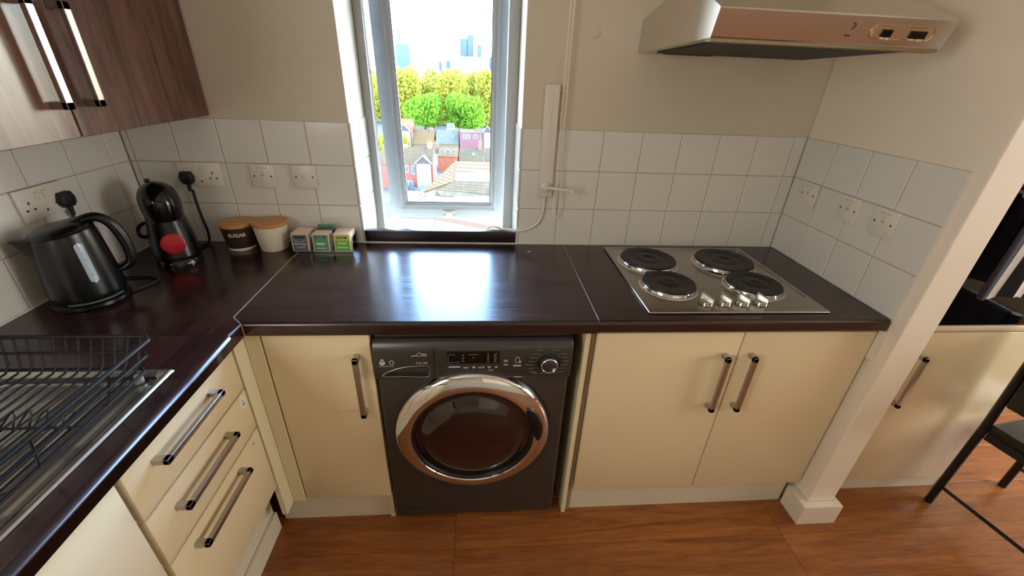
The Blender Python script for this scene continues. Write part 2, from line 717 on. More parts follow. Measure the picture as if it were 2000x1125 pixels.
# ------------------------------------------------------------------ room shell
W = 2.522          # kitchen wall to wall, tile face to tile face
HC = 0.90          # worktop height
ZT = (0.90, 1.0505, 1.2025, 1.3545)
XR, YR, ZR = 5.5, -4.5, 2.42
WIN = (0.783, 1.403, 0.80, 2.14)      # window opening

def struct(name, bm, m, parent=None, label=None, smooth=False):
    o = obj(name, bm, m, parent, smooth)
    if parent is None:
        o['kind'] = 'structure'
        if label:
            o['label'] = label
    return o

# floor: substrate with every plank its own piece
floor = struct('floor', mbox(-0.1, XR, YR, 0.3, -0.05, -0.012), 'slot_dark', label='warm oak laminate floor of long planks')
plank_w = 0.192
row = 0
y = -0.717 + plank_w * 6          # a long joint shows just in front of the post
rows = []
while y > YR:
    rows.append((y - plank_w, y))
    y -= plank_w
plank_cache = {}
for i, (ya, yb) in enumerate(rows):
    ya, yb = max(ya, YR), min(yb, 0.3)
    if yb - ya < 0.02:
        continue
    x = [-0.75, -0.28, 0.1, -0.5][i % 4]
    if i == 6:
        x = 2.41 - 1.25 * 2
    if i == 5:
        x = 2.41 - 1.25 * 2 + 0.0
    while x < XR:
        xa, xb = max(x, -0.1), min(x + 1.25, XR)
        if xb - xa > 0.05:
            w, d = xb - xa, yb - ya
            key = (round(w, 3), round(d, 3))
            if key not in plank_cache:
                bm = mbox(-w / 2 + 0.0004, w / 2 - 0.0004, -d / 2 + 0.0004, d / 2 - 0.0004, -0.012, 0.0, bev=0.0012, seg=1)
                me = bpy.data.meshes.new('plank')
                bm.to_mesh(me)
                bm.free()
                me.materials.append(MATS['oak_floor'])
                plank_cache[key] = me
            mesh_copy(plank_cache[key], 'plank', ((xa + xb) / 2, (ya + yb) / 2, 0), floor)
        x += 1.25

bm = bmesh.new()
struct('ceiling', mbox(-0.1, XR + 0.1, YR - 0.1, 0.35, ZR, ZR + 0.08), 'ceiling_white')

# walls
wall_left = struct('wall_left', mbox(-0.12, -0.004, YR, 0.34, -0.01, ZR), 'paint', label='cream painted wall on the left tiled above the worktop')
bm = bmesh.new()
box(bm, -0.12, WIN[0], 0.004, 0.34, -0.01, ZR)
box(bm, WIN[1], XR, 0.004, 0.34, -0.01, ZR)
box(bm, WIN[0], WIN[1], 0.004, 0.34, -0.01, WIN[2])
box(bm, WIN[0], WIN[1], 0.004, 0.34, WIN[3], ZR)
wall_back = struct('wall_back', bm, 'paint', label='beige painted wall around the window, tiled above the worktop')
wall_right = struct('wall_right', mbox(W + 0.004, 2.632, -0.655, 0.004, -0.01, ZR, bev=0.003, seg=1), 'paint_post', label='cream wall nib ending in a post beside the hob')
# far walls of the room left solid behind the added windows
bm = bmesh.new()
box(bm, XR, XR + 0.1, YR, 0.34, -0.01, ZR)
struct('wall_far_right', bm, 'paint')
bm = bmesh.new()
box(bm, -0.12, XR, YR - 0.1, YR, -0.01, ZR)
struct('wall_rear', bm, 'paint')

for n_, (x0, x1, y0, y1, z0, z1) in enumerate(((XR - 0.03, XR - 0.001, -2.30, -0.50, 0.62, 2.18), (-0.0035, 0.025, -2.40, -1.30, 1.08, 2.08), (1.65, 3.55, YR + 0.001, YR + 0.03, 0.83, 2.17))):
    w_ = thing('window_%d' % (n_ + 2), None, None, ((x0 + x1) / 2, (y0 + y1) / 2, z0), kind='structure')  # unseen blinded window, added to go with a fill light
    bm = bmesh.new()
    t_ = 0.05
    if x1 - x0 < 0.1:
        for q in ((y0, y0 + t_, z0, z1), (y1 - t_, y1, z0, z1), (y0 + t_, y1 - t_, z0, z0 + t_), (y0 + t_, y1 - t_, z1 - t_, z1)):
            box(bm, x0, x1, q[0], q[1], q[2], q[3])
        obj('frame', bm, 'upvc_white', w_)
        obj('blind', mbox((x0 + x1) / 2 - 0.002, (x0 + x1) / 2 + 0.002, y0 + t_, y1 - t_, z0 + t_, z1 - t_), 'plastic_cream', w_)
    else:
        for q in ((x0, x0 + t_, z0, z1), (x1 - t_, x1, z0, z1), (x0 + t_, x1 - t_, z0, z0 + t_), (x0 + t_, x1 - t_, z1 - t_, z1)):
            box(bm, q[0], q[1], y0, y1, q[2], q[3])
        obj('frame', bm, 'upvc_white', w_)
        obj('blind', mbox(x0 + t_, x1 - t_, (y0 + y1) / 2 - 0.002, (y0 + y1) / 2 + 0.002, z0 + t_, z1 - t_), 'plastic_cream', w_)

# old painted-over fixing on the wall beside the hood
obj('blanking_cap', lathe(bmesh.new(), [(0.0, 0.0035), (0.016, 0.0035), (0.0195, 0.002), (0.021, 0.0)], 1.637, 0.004, 1.667, seg=24, axis=1), 'paint', wall_back, True)

# ---- wall tiles, each its own piece
tile_cache = {}
GAP = 0.0013

def tile_mesh(w, h):
    key = (round(w, 4), round(h, 4))
    if key not in tile_cache:
        bm = bmesh.new()
        hw, hh, c, d = w / 2 - GAP, h / 2 - GAP, 0.0022, 0.0065
        rings = []
        for (a, b, yy) in ((hw, hh, d), (hw, hh, 0.0016), (hw - c, hh - c, 0.0)):
            rings.append([bm.verts.new(p) for p in ((-a, yy, -b), (a, yy, -b), (a, yy, b), (-a, yy, b))])
        for A, B in zip(rings[:-1], rings[1:]):
            for k in range(4):
                bm.faces.new([A[k], A[(k + 1) % 4], B[(k + 1) % 4], B[k]])
        bm.faces.new(rings[-1])
        bmesh.ops.recalc_face_normals(bm, faces=bm.faces[:])
        me = bpy.data.meshes.new('tile')
        bm.to_mesh(me)
        bm.free()
        me.materials.append(MATS['tile'])
        tile_cache[key] = me
    return tile_cache[key]

def tile_strip(wall, axis, edges, zs, fixed, rotz):
    for a, b in zip(edges[:-1], edges[1:]):
        for z0, z1 in zip(zs[:-1], zs[1:]):
            w = abs(b - a)
            if w < 0.006:
                continue
            c = (a + b) / 2
            loc = (c, fixed, (z0 + z1) / 2) if axis == 0 else (fixed, c, (z0 + z1) / 2)
            mesh_copy(tile_mesh(w, z1 - z0), 'tile', loc, wall, (0, 0, rotz))

P = 0.152
XL = [0.0] + [0.1714 + k * P for k in range(-1, 4)] + [0.7792]
XRt = [1.4076] + [1.7149 + k * P for k in range(-1, 6)] + [W]
tile_strip(wall_back, 0, XL, ZT, 0.0, 0)
tile_strip(wall_back, 0, XRt, ZT, 0.0, 0)
YL = [0.0] + [-0.0749 - k * P for k in range(0, 10)]
tile_strip(wall_left, 1, YL, ZT, 0.0, PI / 2)
YRt = [0.0, -0.1551, -0.3071, -0.4591, -0.6141]
tile_strip(wall_right, 1, YRt, ZT, W, -PI / 2)
# tiles returned into the window reveals
tile_strip(wall_back, 1, [0.001, 0.115, 0.232], ZT, WIN[0] + 0.0045, PI / 2)
tile_strip(wall_back, 1, [0.001, 0.115, 0.232], ZT, WIN[1] - 0.0045, -PI / 2)
# grout beds behind the tiles
obj('grout_bed', mbox(0.0, 0.7792, 0.0022, 0.0052, 0.862, 1.3545), 'grout', wall_back)
obj('grout_bed', mbox(1.4076, W, 0.0022, 0.0052, 0.862, 1.3545), 'grout', wall_back)
obj('grout_bed', mbox(-0.0052, -0.0022, -1.443, 0, 0.862, 1.3545), 'grout', wall_left)
obj('grout_bed', mbox(W + 0.0022, W + 0.0052, -0.6141, 0, 0.862, 1.3545), 'grout', wall_right)
# white edge trim at the end of the right-hand tiles, running down behind the worktop end
obj('edge_trim', mbox(W - 0.0015, W + 0.005, -0.6185, -0.6135, 0.900, 1.3565, bev=0.001, seg=1), 'plastic_white', wall_right)
obj('edge_trim', mbox(W - 0.010, W + 0.004, -0.618, -0.600, 0.752, 0.860, bev=0.001, seg=1), 'plastic_white', wall_right)
# sealant lines where worktop meets tiles
bm = bmesh.new()
tube(bm, [(0.0, -0.003, 0.901), (0.779, -0.003, 0.901)], 0.0035, 6)
tube(bm, [(0.779, -0.003, 0.901), (1.41, -0.003, 0.901)], 0.0035, 6)
tube(bm, [(1.41, -0.003, 0.901), (W, -0.003, 0.901)], 0.0025, 6)
obj('sealant_bead', bm, 'sealant', wall_back)
obj('sealant_bead', tube(bmesh.new(), [(0.003, -0.003, 0.901), (0.003, -2.0, 0.901)], 0.0035, 6), 'sealant', wall_left)

# skirting foot round the post
bm = bmesh.new()
prism(bm, [(2.494, -0.583), (2.494, -0.683), (2.652, -0.683), (2.652, -0.56), (2.634, -0.56), (2.634, -0.657), (2.5235, -0.657), (2.5235, -0.583)], 2, 0.0, 0.098)
struct('baseboard_post', bm, 'skirting_white', label='white skirting block wrapped round the foot of the post')
# skirtings of the unseen room
struct('baseboard_rear', mbox(0, XR, YR, YR + 0.015, 0, 0.1), 'skirting_white')
struct('baseboard_back', mbox(3.32, XR, -0.012, 0.003, 0, 0.1), 'skirting_white')

# ------------------------------------------------------------------ window
win = thing('window_1', 'grey-white top-hung window opened outwards over the worktop', None, (1.093, 0.27, 0.80), kind='structure')
f0, f1 = 0.232, 0.288
bm = bmesh.new()
box(bm, WIN[0] + 0.001, WIN[0] + 0.034, f0, f1, WIN[2], WIN[3], bev=0.004)
obj('jamb', bm, 'upvc_white', win, True)
bm = bmesh.new()
box(bm, WIN[1] - 0.046, WIN[1] - 0.001, f0, f1, WIN[2], WIN[3], bev=0.004)
obj('jamb', bm, 'upvc_white', win, True)
obj('frame_head', mbox(WIN[0] + 0.034, WIN[1] - 0.046, f0, f1, WIN[3] - 0.045, WIN[3], bev=0.004), 'upvc_white', win, True)
obj('frame_sill', mbox(WIN[0] + 0.034, WIN[1] - 0.046, f0, f1, WIN[2], WIN[2] + 0.045, bev=0.004), 'upvc_white', win, True)
# sash, hinged at the head and pushed out at the foot
hinge = Vector((1.100, 0.298, 2.09))
sash = bpy.data.objects.new('sash', None)
C.objects.link(sash)
sash.parent = win
sash.location = hinge - ORIGIN[win.name]
sash.rotation_euler = (math.radians(4.2), 0, 0)
hw, sh, st, sd = 0.2775, 1.215, 0.068, 0.062
SB = bmesh.new()
def sash_member(bm, pts):
    prism(bm, pts, 1, 0.0, sd)
mit = [([(-hw, 0), (-hw, -sh), (-hw + st, -sh + st), (-hw + st, -st)]),
       ([(hw, 0), (hw - st, -st), (hw - st, -sh + st), (hw, -sh)]),
       ([(-hw, 0), (-hw + st, -st), (hw - st, -st), (hw, 0)]),
       ([(-hw, -sh), (hw, -sh), (hw - st, -sh + st), (-hw + st, -sh + st)])]
for k, nm in enumerate(('stile', 'stile', 'top_rail', 'bottom_rail')):
    bm = bmesh.new()
    prism(bm, mit[k], 1, 0.0, sd)
    obj(nm, bm, 'upvc', sash, world=False)
# glazing beads: chamfered inner lip
bm = bmesh.new()
a, b2 = st - 0.022, 0.0
inner = [(-hw + st - 0.02, -st + 0.02), (hw - st + 0.02, -st + 0.02), (hw - st + 0.02, -sh + st - 0.02), (-hw + st - 0.02, -sh + st - 0.02)]
inn2 = [(-hw + st + 0.010, -st - 0.010), (hw - st - 0.010, -st - 0.010), (hw - st - 0.010, -sh + st + 0.010), (-hw + st + 0.010, -sh + st + 0.010)]
va = [bm.verts.new((p[0], -0.006, p[1])) for p in inner]
vb = [bm.verts.new((p[0], 0.012, p[1])) for p in inn2]
vc = [bm.verts.new((p[0], 0.03, p[1])) for p in inn2]
vd = [bm.verts.new((p[0], 0.002, p[1])) for p in inner]
for k in range(4):
    j = (k + 1) % 4
    bm.faces.new([va[k], va[j], vb[j], vb[k]])
    bm.faces.new([vb[k], vb[j], vc[j], vc[k]])
    bm.faces.new([va[j], va[k], vd[k], vd[j]])
bmesh.ops.recalc_face_normals(bm, faces=bm.faces[:])
obj('glazing_bead', bm, 'upvc_white', sash, world=False)
bm = bmesh.new()
for (q0, q1) in (((inn2[0][0], inn2[0][1]), (inn2[1][0], inn2[1][1])), (inn2[1], inn2[2]), (inn2[2], inn2[3]), (inn2[3], inn2[0])):
    tube(bm, [(q0[0], 0.0135, q0[1]), (q1[0], 0.0135, q1[1])], 0.0022, 6)
obj('gasket', bm, 'black_matt', sash, world=False)
obj('pane', mbox(inn2[3][0] - 0.004, inn2[1][0] + 0.004, 0.022, 0.026, inn2[2][1] - 0.004, inn2[0][1] + 0.004), 'glass', sash, world=False)
# bracket of the opener on the bottom rail
bm = bmesh.new()
box(bm, -0.016, 0.016, -0.012, 0.0, -sh + 0.012, -sh + 0.034, bev=0.002)
box(bm, -0.03, 0.03, -0.006, 0.0, -sh + 0.032, -sh + 0.04, bev=0.002)
tube(bm, catmull([(-0.012, -0.006, -sh + 0.014), (-0.022, -0.006, -sh + 0.006), (-0.026, -0.006, -sh + 0.016)], 5), 0.003, 6)
tube(bm, catmull([(0.012, -0.006, -sh + 0.014), (0.022, -0.006, -sh + 0.006), (0.026, -0.006, -sh + 0.016)], 5), 0.003, 6)
obj('chain_bracket', bm, 'plastic_cream', sash, world=False)
# chain box on the lower frame
obj('chain_box', mbox(1.05, 1.15, 0.20, 0.232, 0.812, 0.842, bev=0.004), 'upvc_white', win, True)

# dark upstand closing the foot of the window recess
bm = mbox(0.789, 1.3975, -0.001, 0.030, 0.9, 0.951, bev=0.004)
struct('trim_1', bm, 'upstand_dark', label='dark laminate upstand board along the foot of the window', smooth=True)

# ------------------------------------------------------------------ worktops
def edge_profile(front, back, z0=0.86, z1=0.90, r=0.012, r2=0.004, sign=-1):
    """postformed front edge; returns polygon of (d, z) with d measured out from the wall"""
    p = [(back, z1)]
    for k in range(6):
        a = PI / 2 * k / 5
        p.append((front + sign * -1 * (-r) * 0 + (front - r - front) + r * math.sin(a) if False else front - r + r * math.sin(a), z1 - r + r * math.cos(a)))
    p += [(front, z0 + r2), (front - r2, z0), (back, z0)]
    return p

D = 0.6135
prof = edge_profile(D, 0.005)
# middle run along the back wall
def worktop_run(name, x0, x1, label, cut=False):
    bm = bmesh.new()
    prism(bm, [(-d, z) for d, z in prof], 0, x0, x1)
    o = obj(name, bm, 'worktop_x', None, True, angle=35)
    tag(o, label, 'worktop')
    return o

SX = 0.5625
bm = bmesh.new()
poly = [(SX + 0.0006, -0.005), (1.5985, -0.005), (1.5985, -D), (0.5985, -D), (0.5945, -0.6215 + 0.0) , (SX + 0.0006, -0.583)]
# mitred left end: straight seam, then a 45 degree cut to the inner corner
poly = [(SX + 0.0006, -0.005), (1.5985, -0.005), (1.5985, -D), (0.598, -D), (SX + 0.0006, -0.580)]
prism(bm, poly, 2, 0.86, 0.90)
front_edges = [e for e in bm.edges if all(abs(v.co.y + D) < 1e-5 and abs(v.co.z - 0.90) < 1e-5 for v in e.verts)]
bmesh.ops.bevel(bm, geom=front_edges, offset=0.011, segments=5, affect='EDGES', profile=0.5)
wt_mid = obj('worktop', bm, 'worktop_x', None, True, angle=35)
tag(wt_mid, 'dark wood-effect worktop board over the washing machine, under the window', 'worktop')
wt_hob = worktop_run('worktop', 1.5995, W - 0.001, 'dark wood-effect worktop board holding the hob', False)
# corner piece
bm = bmesh.new()
XF = 0.5985
prism(bm, [(0.005, -0.005), (SX - 0.0006, -0.005), (SX - 0.0006, -0.580), (0.5972, -0.6145), (XF, -0.616), (XF, -0.6695), (0.005, -0.6695)], 2, 0.86, 0.90)
es = [e for e in bm.edges if all(abs(v.co.x - XF) < 1e-5 and abs(v.co.z - 0.90) < 1e-5 for v in e.verts)]
bmesh.ops.bevel(bm, geom=es, offset=0.011, segments=5, affect='EDGES', profile=0.5)
wt_c = obj('worktop', bm, 'worktop_y', None, True, angle=35)
tag(wt_c, 'dark wood-effect worktop board in the corner under the kettle', 'worktop')
# sink run with the sink cut out
bm = bmesh.new()
XS0, XS1, YS0, YS1 = 0.075, 0.525, -2.06, -0.845
def rim_prism(bm, x0, x1, y0, y1):
    prism(bm, [(x0, y0), (x1, y0), (x1, y1), (x0, y1)], 2, 0.86, 0.90)
rim_prism(bm, 0.005, XF, YS1, -0.6705)
rim_prism(bm, 0.005, XF, -2.3, YS0)
rim_prism(bm, 0.005, XS0, YS0, YS1)
rim_prism(bm, XS1, XF, YS0, YS1)
bmesh.ops.remove_doubles(bm, verts=bm.verts[:], dist=1e-5)
es = [e for e in bm.edges if all(abs(v.co.x - XF) < 1e-5 and abs(v.co.z - 0.90) < 1e-5 for v in e.verts)]
bmesh.ops.bevel(bm, geom=es, offset=0.011, segments=5, affect='EDGES', profile=0.5)
wt_s = obj('worktop', bm, 'worktop_y', None, True, angle=35)
tag(wt_s, 'dark wood-effect worktop board around the steel sink', 'worktop')
# pale jointing lines (parts of the middle board)
bm = bmesh.new()
path = [(SX, -0.006, 0.9002), (SX, -0.580, 0.9002), (0.5978, -0.6145, 0.8995), (0.5990, -0.6165, 0.8955)]
tube(bm, path, 0.0010, 5)
tube(bm, [(0.5988, -0.6150, 0.895), (0.5988, -0.6150, 0.861)], 0.0012, 5)
obj('joint_strip', bm, 'worktop_seam', wt_mid)
bm = bmesh.new()
tube(bm, [(1.599, -0.006, 0.9001), (1.599, -0.602, 0.9001), (1.599, -0.611, 0.8955)], 0.0007, 5)
obj('joint_strip', bm, 'worktop_seam', wt_hob)

# ------------------------------------------------------------------ handles
def bar_handle(bm, p0, p1, out, w=0.014, t=0.012, stand=0.034):
    """square-section D handle between p0 and p1 (points on the door face), out = unit normal"""
    p0, p1, out = Vector(p0), Vector(p1), Vector(out)
    along = (p1 - p0).normalized()
    side = along.cross(out)
    M0 = Matrix((side, along, out)).transposed().to_4x4()
    L = (p1 - p0).length
    def bx(a0, a1, o0, o1):
        b = bmesh.new()
        box(b, -w / 2, w / 2, a0, a1, o0, o1, bev=0.0012, seg=1)
        M = Matrix.Translation(p0) @ M0
        xform(b, M)
        me = bpy.data.meshes.new('tmp')
        b.to_mesh(me)
        b.free()
        bm.from_mesh(me)
        bpy.data.meshes.remove(me)
    bx(0, 0.016, 0, stand)
    bx(L - 0.016, L, 0, stand)
    bx(0, L, stand - t, stand)
    bmesh.ops.recalc_face_normals(bm, faces=bm.faces[:])
    return bm

# ------------------------------------------------------------------ drawer unit (left run)
dr = thing('drawer_cabinet', 'cream base unit with three drawers left of the corner, bar handles', 'cabinet', (0.3, -0.855, 0))
XD = 0.58
bm = bmesh.new()
box(bm, 0.02, 0.56, -1.058, -1.042, 0.29, 0.859)
box(bm, 0.02, 0.56, -0.668, -0.654, 0.29, 0.859)
box(bm, 0.02, 0.56, -1.042, -0.668, 0.29, 0.306)
box(bm, 0.02, 0.03, -1.042, -0.668, 0.306, 0.859)
box(bm, 0.52, 0.56, -1.042, -0.668, 0.835, 0.859)
obj('carcass', bm, 'cream_carcass', dr)
dz = [(0.712, 0.852, 0.803), (0.562, 0.706, 0.658), (0.289, 0.556, 0.520)]
for k, (z0, z1, zh) in enumerate(dz):
    d = obj('drawer', mbox(0.561, XD, -1.055, -0.655, z0, z1, bev=0.003), 'cream_door', dr, True)
    bm = bmesh.new()
    bar_handle(bm, (XD, -0.990, zh), (XD, -0.774, zh), (1, 0, 0))
    h = obj('handle', bm, 'handle_metal', d)
    if k == 1:
        bm = bmesh.new()
        lathe(bm, [(0.0, 0.0008), (0.0195, 0.0008), (0.0205, 0.0)], 0, 0, 0, 28, axis=0)
        xform(bm, Matrix.Translation((XD, -0.678, 0.678)) @ Matrix.Scale(0.75, 4, (0, 1, 0)))
        s = obj('sticker', bm, 'plastic_white', d)
        s['label'] = 'small white oval sticker'
        bm = bmesh.new()
        box(bm, XD + 0.0006, XD + 0.0012, -0.683, -0.674, 0.669, 0.674)
        box(bm, XD + 0.0006, XD + 0.0012, -0.684, -0.678, 0.683, 0.686)
        obj('sticker_print', bm, 'tea_slate', d)
    if k == 2:
        obj('screw_mark', lathe(bmesh.new(), [(0.0, 0.0006), (0.0028, 0.0006), (0.003, 0.0)], XD, -0.694, 0.531, 10, axis=0), 'door_gap', d)
obj('plinth', mbox(0.48, 0.505, -2.3, -0.606, 0.0, 0.288), 'plinth', dr)
obj('plinth_strip', mbox(0.5055, 0.517, -2.3, -0.606, 0.0, 0.090, bev=0.002), 'plinth', dr)

# sink base unit
sk = thing('sink_cabinet', 'cream base unit with plain door under the sink', 'cabinet', (0.3, -1.45, 0))
bm = bmesh.new()
box(bm, 0.02, 0.56, -1.078, -1.064, 0.29, 0.70)
box(bm, 0.02, 0.56, -2.28, -2.264, 0.29, 0.859)
box(bm, 0.02, 0.56, -2.264, -1.078, 0.29, 0.306)
obj('carcass', bm, 'cream_carcass', sk)
obj('door', mbox(0.561, XD, -1.664, -1.068, 0.289, 0.852, bev=0.003), 'cream_door', sk, True)
obj('door', mbox(0.561, XD, -2.27, -1.670, 0.289, 0.852, bev=0.003), 'cream_door', sk, True)

# ------------------------------------------------------------------ corner unit
YD = -0.600
cn = thing('corner_cabinet', 'cream corner base unit with one door between drawers and washing machine', 'cabinet', (0.76, -0.4, 0))
bm = bmesh.new()
box(bm, 0.62, 0.636, -0.578, -0.03, 0.15, 0.859)
box(bm, 0.912, 0.928, -0.580, -0.03, 0.0, 0.859)
box(bm, 0.636, 0.912, -0.578, -0.03, 0.15, 0.166)
box(bm, 0.636, 0.912, -0.06, -0.03, 0.166, 0.859)
obj('carcass', bm, 'cream_carcass', cn)
d = obj('door', mbox(0.632, 0.9295, YD, YD + 0.019, 0.148, 0.851, bev=0.0025), 'cream_door', cn, True)
bm = bmesh.new()
bar_handle(bm, (0.889, YD, 0.560), (0.889, YD, 0.786), (0, -1, 0), w=0.016)
obj('handle', bm, 'handle_metal', d)
# corner post: two narrow fillers meeting at the inner corner
obj('filler', mbox(0.5835, 0.6275, YD, YD + 0.019, 0.135, 0.857, bev=0.002), 'cream_carcass', cn)
obj('filler', mbox(0.564, 0.583, -0.6500, -0.582, 0.135, 0.857, bev=0.002), 'cream_carcass', cn)
obj('plinth', mbox(0.5175, 0.9275, -0.572, -0.556, 0.0, 0.148), 'plinth', cn)
obj('door_reveal', mbox(0.6275, 0.632, YD + 0.010, YD + 0.018, 0.148, 0.851), 'door_gap', cn)

# ------------------------------------------------------------------ hob unit
hb = thing('hob_cabinet', 'cream double-door base unit under the hob with two bar handles', 'cabinet', (2.05, -0.3, 0))
bm = bmesh.new()
box(bm, 1.5895, 1.6045, -0.580, -0.03, 0.0, 0.859)
obj('side_panel', bm, 'carcass_edge', hb)
obj('end_panel', mbox(1.571, 1.587, -0.592, -0.03, 0.0, 0.859, bev=0.001, seg=1), 'cream_carcass', hb)
bm = bmesh.new()
box(bm, 2.494, 2.510, -0.580, -0.03, 0.14, 0.859)
box(bm, 1.6045, 2.494, -0.578, -0.03, 0.14, 0.156)
box(bm, 1.6045, 2.494, -0.05, -0.03, 0.156, 0.80)
obj('carcass', bm, 'cream_carcass', hb)
for (xa, xb, xh) in ((1.6055, 2.0695, 2.023), (2.0735, 2.5135, 2.112)):
    d = obj('door', mbox(xa, xb, YD, YD + 0.019, 0.138, 0.851, bev=0.003), 'cream_door', hb, True)
    bm = bmesh.new()
    bar_handle(bm, (xh, YD, 0.552), (xh, YD, 0.775), (0, -1, 0), w=0.016)
    obj('handle', bm, 'handle_metal', d)
obj('plinth', mbox(1.5895, 2.4935, -0.574, -0.558, 0.0, 0.137), 'plinth', hb)

# ------------------------------------------------------------------ washing machine
wm = thing('washing_machine', 'dark grey front-loading washing machine with a chrome porthole', 'washing machine', (1.2335, -0.34, 0))
wx0, wx1 = 0.936, 1.531
bm = bmesh.new()
box(bm, wx0, wx1, -0.600, -0.06, 0.025, 0.833, bev=0.012, seg=3)
# opening for the door is only drawn by the porthole parts in front
obj('body', bm, 'wm_grey', wm, True)
obj('top_panel', mbox(wx0 + 0.004, wx1 - 0.004, -0.592, -0.055, 0.833, 0.846, bev=0.005), 'black_satin', wm, True)
# control fascia, slightly proud and rounded
bm = bmesh.new()
pf = [(-0.598, 0.698), (-0.613, 0.700), (-0.616, 0.706), (-0.613, 0.800), (-0.609, 0.816), (-0.600, 0.827), (-0.590, 0.832), (-0.585, 0.832), (-0.585, 0.698)]
prism(bm, pf, 0, wx0 - 0.001, wx1 + 0.001)
es = [e for e in bm.edges if all(abs(v.co.x - (wx0 - 0.001)) < 1e-5 for v in e.verts) or all(abs(v.co.x - (wx1 + 0.001)) < 1e-5 for v in e.verts)]
bmesh.ops.bevel(bm, geom=es, offset=0.005, segments=3, affect='EDGES', profile=0.5)
fas = obj('control_panel', bm, 'wm_panel', wm, True, angle=30)
FY = -0.6165
# detergent drawer with scooped grip
obj('drawer_seam', mbox(1.1125, 1.1140, FY - 0.0002, FY + 0.004, 0.703, 0.812), 'slot_dark', fas)
scoop = catmull([(0.960, FY, 0.713), (0.985, FY, 0.733), (1.03, FY, 0.747), (1.090, FY, 0.751), (1.100, FY, 0.742), (1.098, FY, 0.718), (1.088, FY, 0.709), (1.03, FY, 0.711)], 6, True)
cut = bmesh.new()
mid = Vector((1.055, 0, 0.730))
lv = []
for kk, yy in ((1.0, FY - 0.01), (1.0, FY + 0.002), (0.93, FY + 0.012), (0.80, FY + 0.019)):
    lv.append([cut.verts.new((mid.x + (p.x - mid.x) * kk, yy, mid.z + (p.z - mid.z) * kk)) for p in scoop])
for A, B in zip(lv[:-1], lv[1:]):
    for i in range(len(A)):
        cut.faces.new([A[i], A[(i + 1) % len(A)], B[(i + 1) % len(A)], B[i]])
cut.faces.new(lv[0])
cut.faces.new(lv[-1])
bmesh.ops.recalc_face_normals(cut, faces=cut.faces[:])
cutter = obj('cutter', cut, 'wm_dark', wm)
md = fas.modifiers.new('scoop', 'BOOLEAN')
md.operation = 'DIFFERENCE'
md.object = cutter
md.solver = 'EXACT'
bpy.context.view_layer.update()
dg_ = bpy.context.evaluated_depsgraph_get()
nm_ = bpy.data.meshes.new_from_object(fas.evaluated_get(dg_))
fas.modifiers.clear()
fas.data = nm_
bpy.data.objects.remove(cutter, do_unlink=True)
bm = bmesh.new()
tube(bm, [Vector((p.x, FY + 0.0002, p.z)) for p in scoop], 0.0009, 6, closed=True)
obj('drawer_grip_edge', bm, 'handle_metal', fas, True)
# display
disp = obj('display', mbox(1.153, 1.308, FY - 0.0010, FY + 0.004, 0.757, 0.799, bev=0.0015), 'black_gloss', wm)
bm = bmesh.new()
def dash(bm, x, z, w, h=0.0016):
    box(bm, x, x + w, FY - 0.0016, FY - 0.0002, z, z + h)
for z in (0.765, 0.776, 0.787):
    dash(bm, 1.197, z, 0.006, 0.0035)
for z in (0.763, 0.770, 0.777, 0.784, 0.791):
    dash(bm, 1.272, z, 0.005, 0.003)
    dash(bm, 1.291 + random.uniform(0, 0.003), z, 0.008, 0.003)
dash(bm, 1.157, 0.790, 0.02)
dash(bm, 1.216, 0.790, 0.03)
dash(bm, 1.2285, 0.777, 0.004, 0.004)
dash(bm, 1.156, 0.763, 0.035, 0.001)
box(bm, 1.156, 1.157, FY - 0.0016, FY - 0.0002, 0.763, 0.787)
obj('display_print', bm, 'print_dim', disp)['kind'] = 'stuff'
# row of touch symbols under the display
bm = bmesh.new()
dash(bm, 1.157, 0.744, 0.034, 0.004)
for x, w in ((1.200, 0.015), (1.228, 0.008), (1.245, 0.010), (1.258, 0.005), (1.274, 0.004), (1.280, 0.003), (1.296, 0.007)):
    dash(bm, x, 0.741, w, 0.0055 if w < 0.009 else 0.003)
dash(bm, 1.277, 0.732, 0.014, 0.0015)
dash(bm, 1.322, 0.768, 0.011, 0.0015)
dash(bm, 1.322, 0.763, 0.012, 0.002)
for k in range(2):
    lathe(bm, [(0.0, 0.0006), (0.003, 0.0006), (0.003, 0.0)], 1.3245 + 0.007 * k, FY, 0.7515, 10, axis=1)
# smart-tap symbol
for (x0, x1, z0, z1) in ((1.357, 1.3585, 0.757, 0.779), (1.357, 1.370, 0.7775, 0.779), (1.3685, 1.370, 0.768, 0.779), (1.357, 1.364, 0.757, 0.7585)):
    box(bm, x0, x1, FY - 0.0008, FY, z0, z1)
lathe(bm, [(0.0, 0.0007), (0.004, 0.0007), (0.004, 0.0)], 1.3705, FY, 0.762, 10, axis=1)
dash(bm, 1.351, 0.746, 0.024, 0.0045)
# marks on the detergent drawer
lathe(bm, [(0.0, 0.0006), (0.0085, 0.0006), (0.0085, 0.0)], 0.963, FY, 0.763, 12, axis=1)
lathe(bm, [(0.0, 0.0006), (0.005, 0.0006), (0.005, 0.0)], 0.963, FY, 0.772, 10, axis=1)
lathe(bm, [(0.0055, 0.0), (0.0055, 0.0006), (0.0075, 0.0006), (0.0075, 0.0)], 0.990, FY, 0.764, 12, axis=1)
dash(bm, 0.952, 0.751, 0.045, 0.0008)
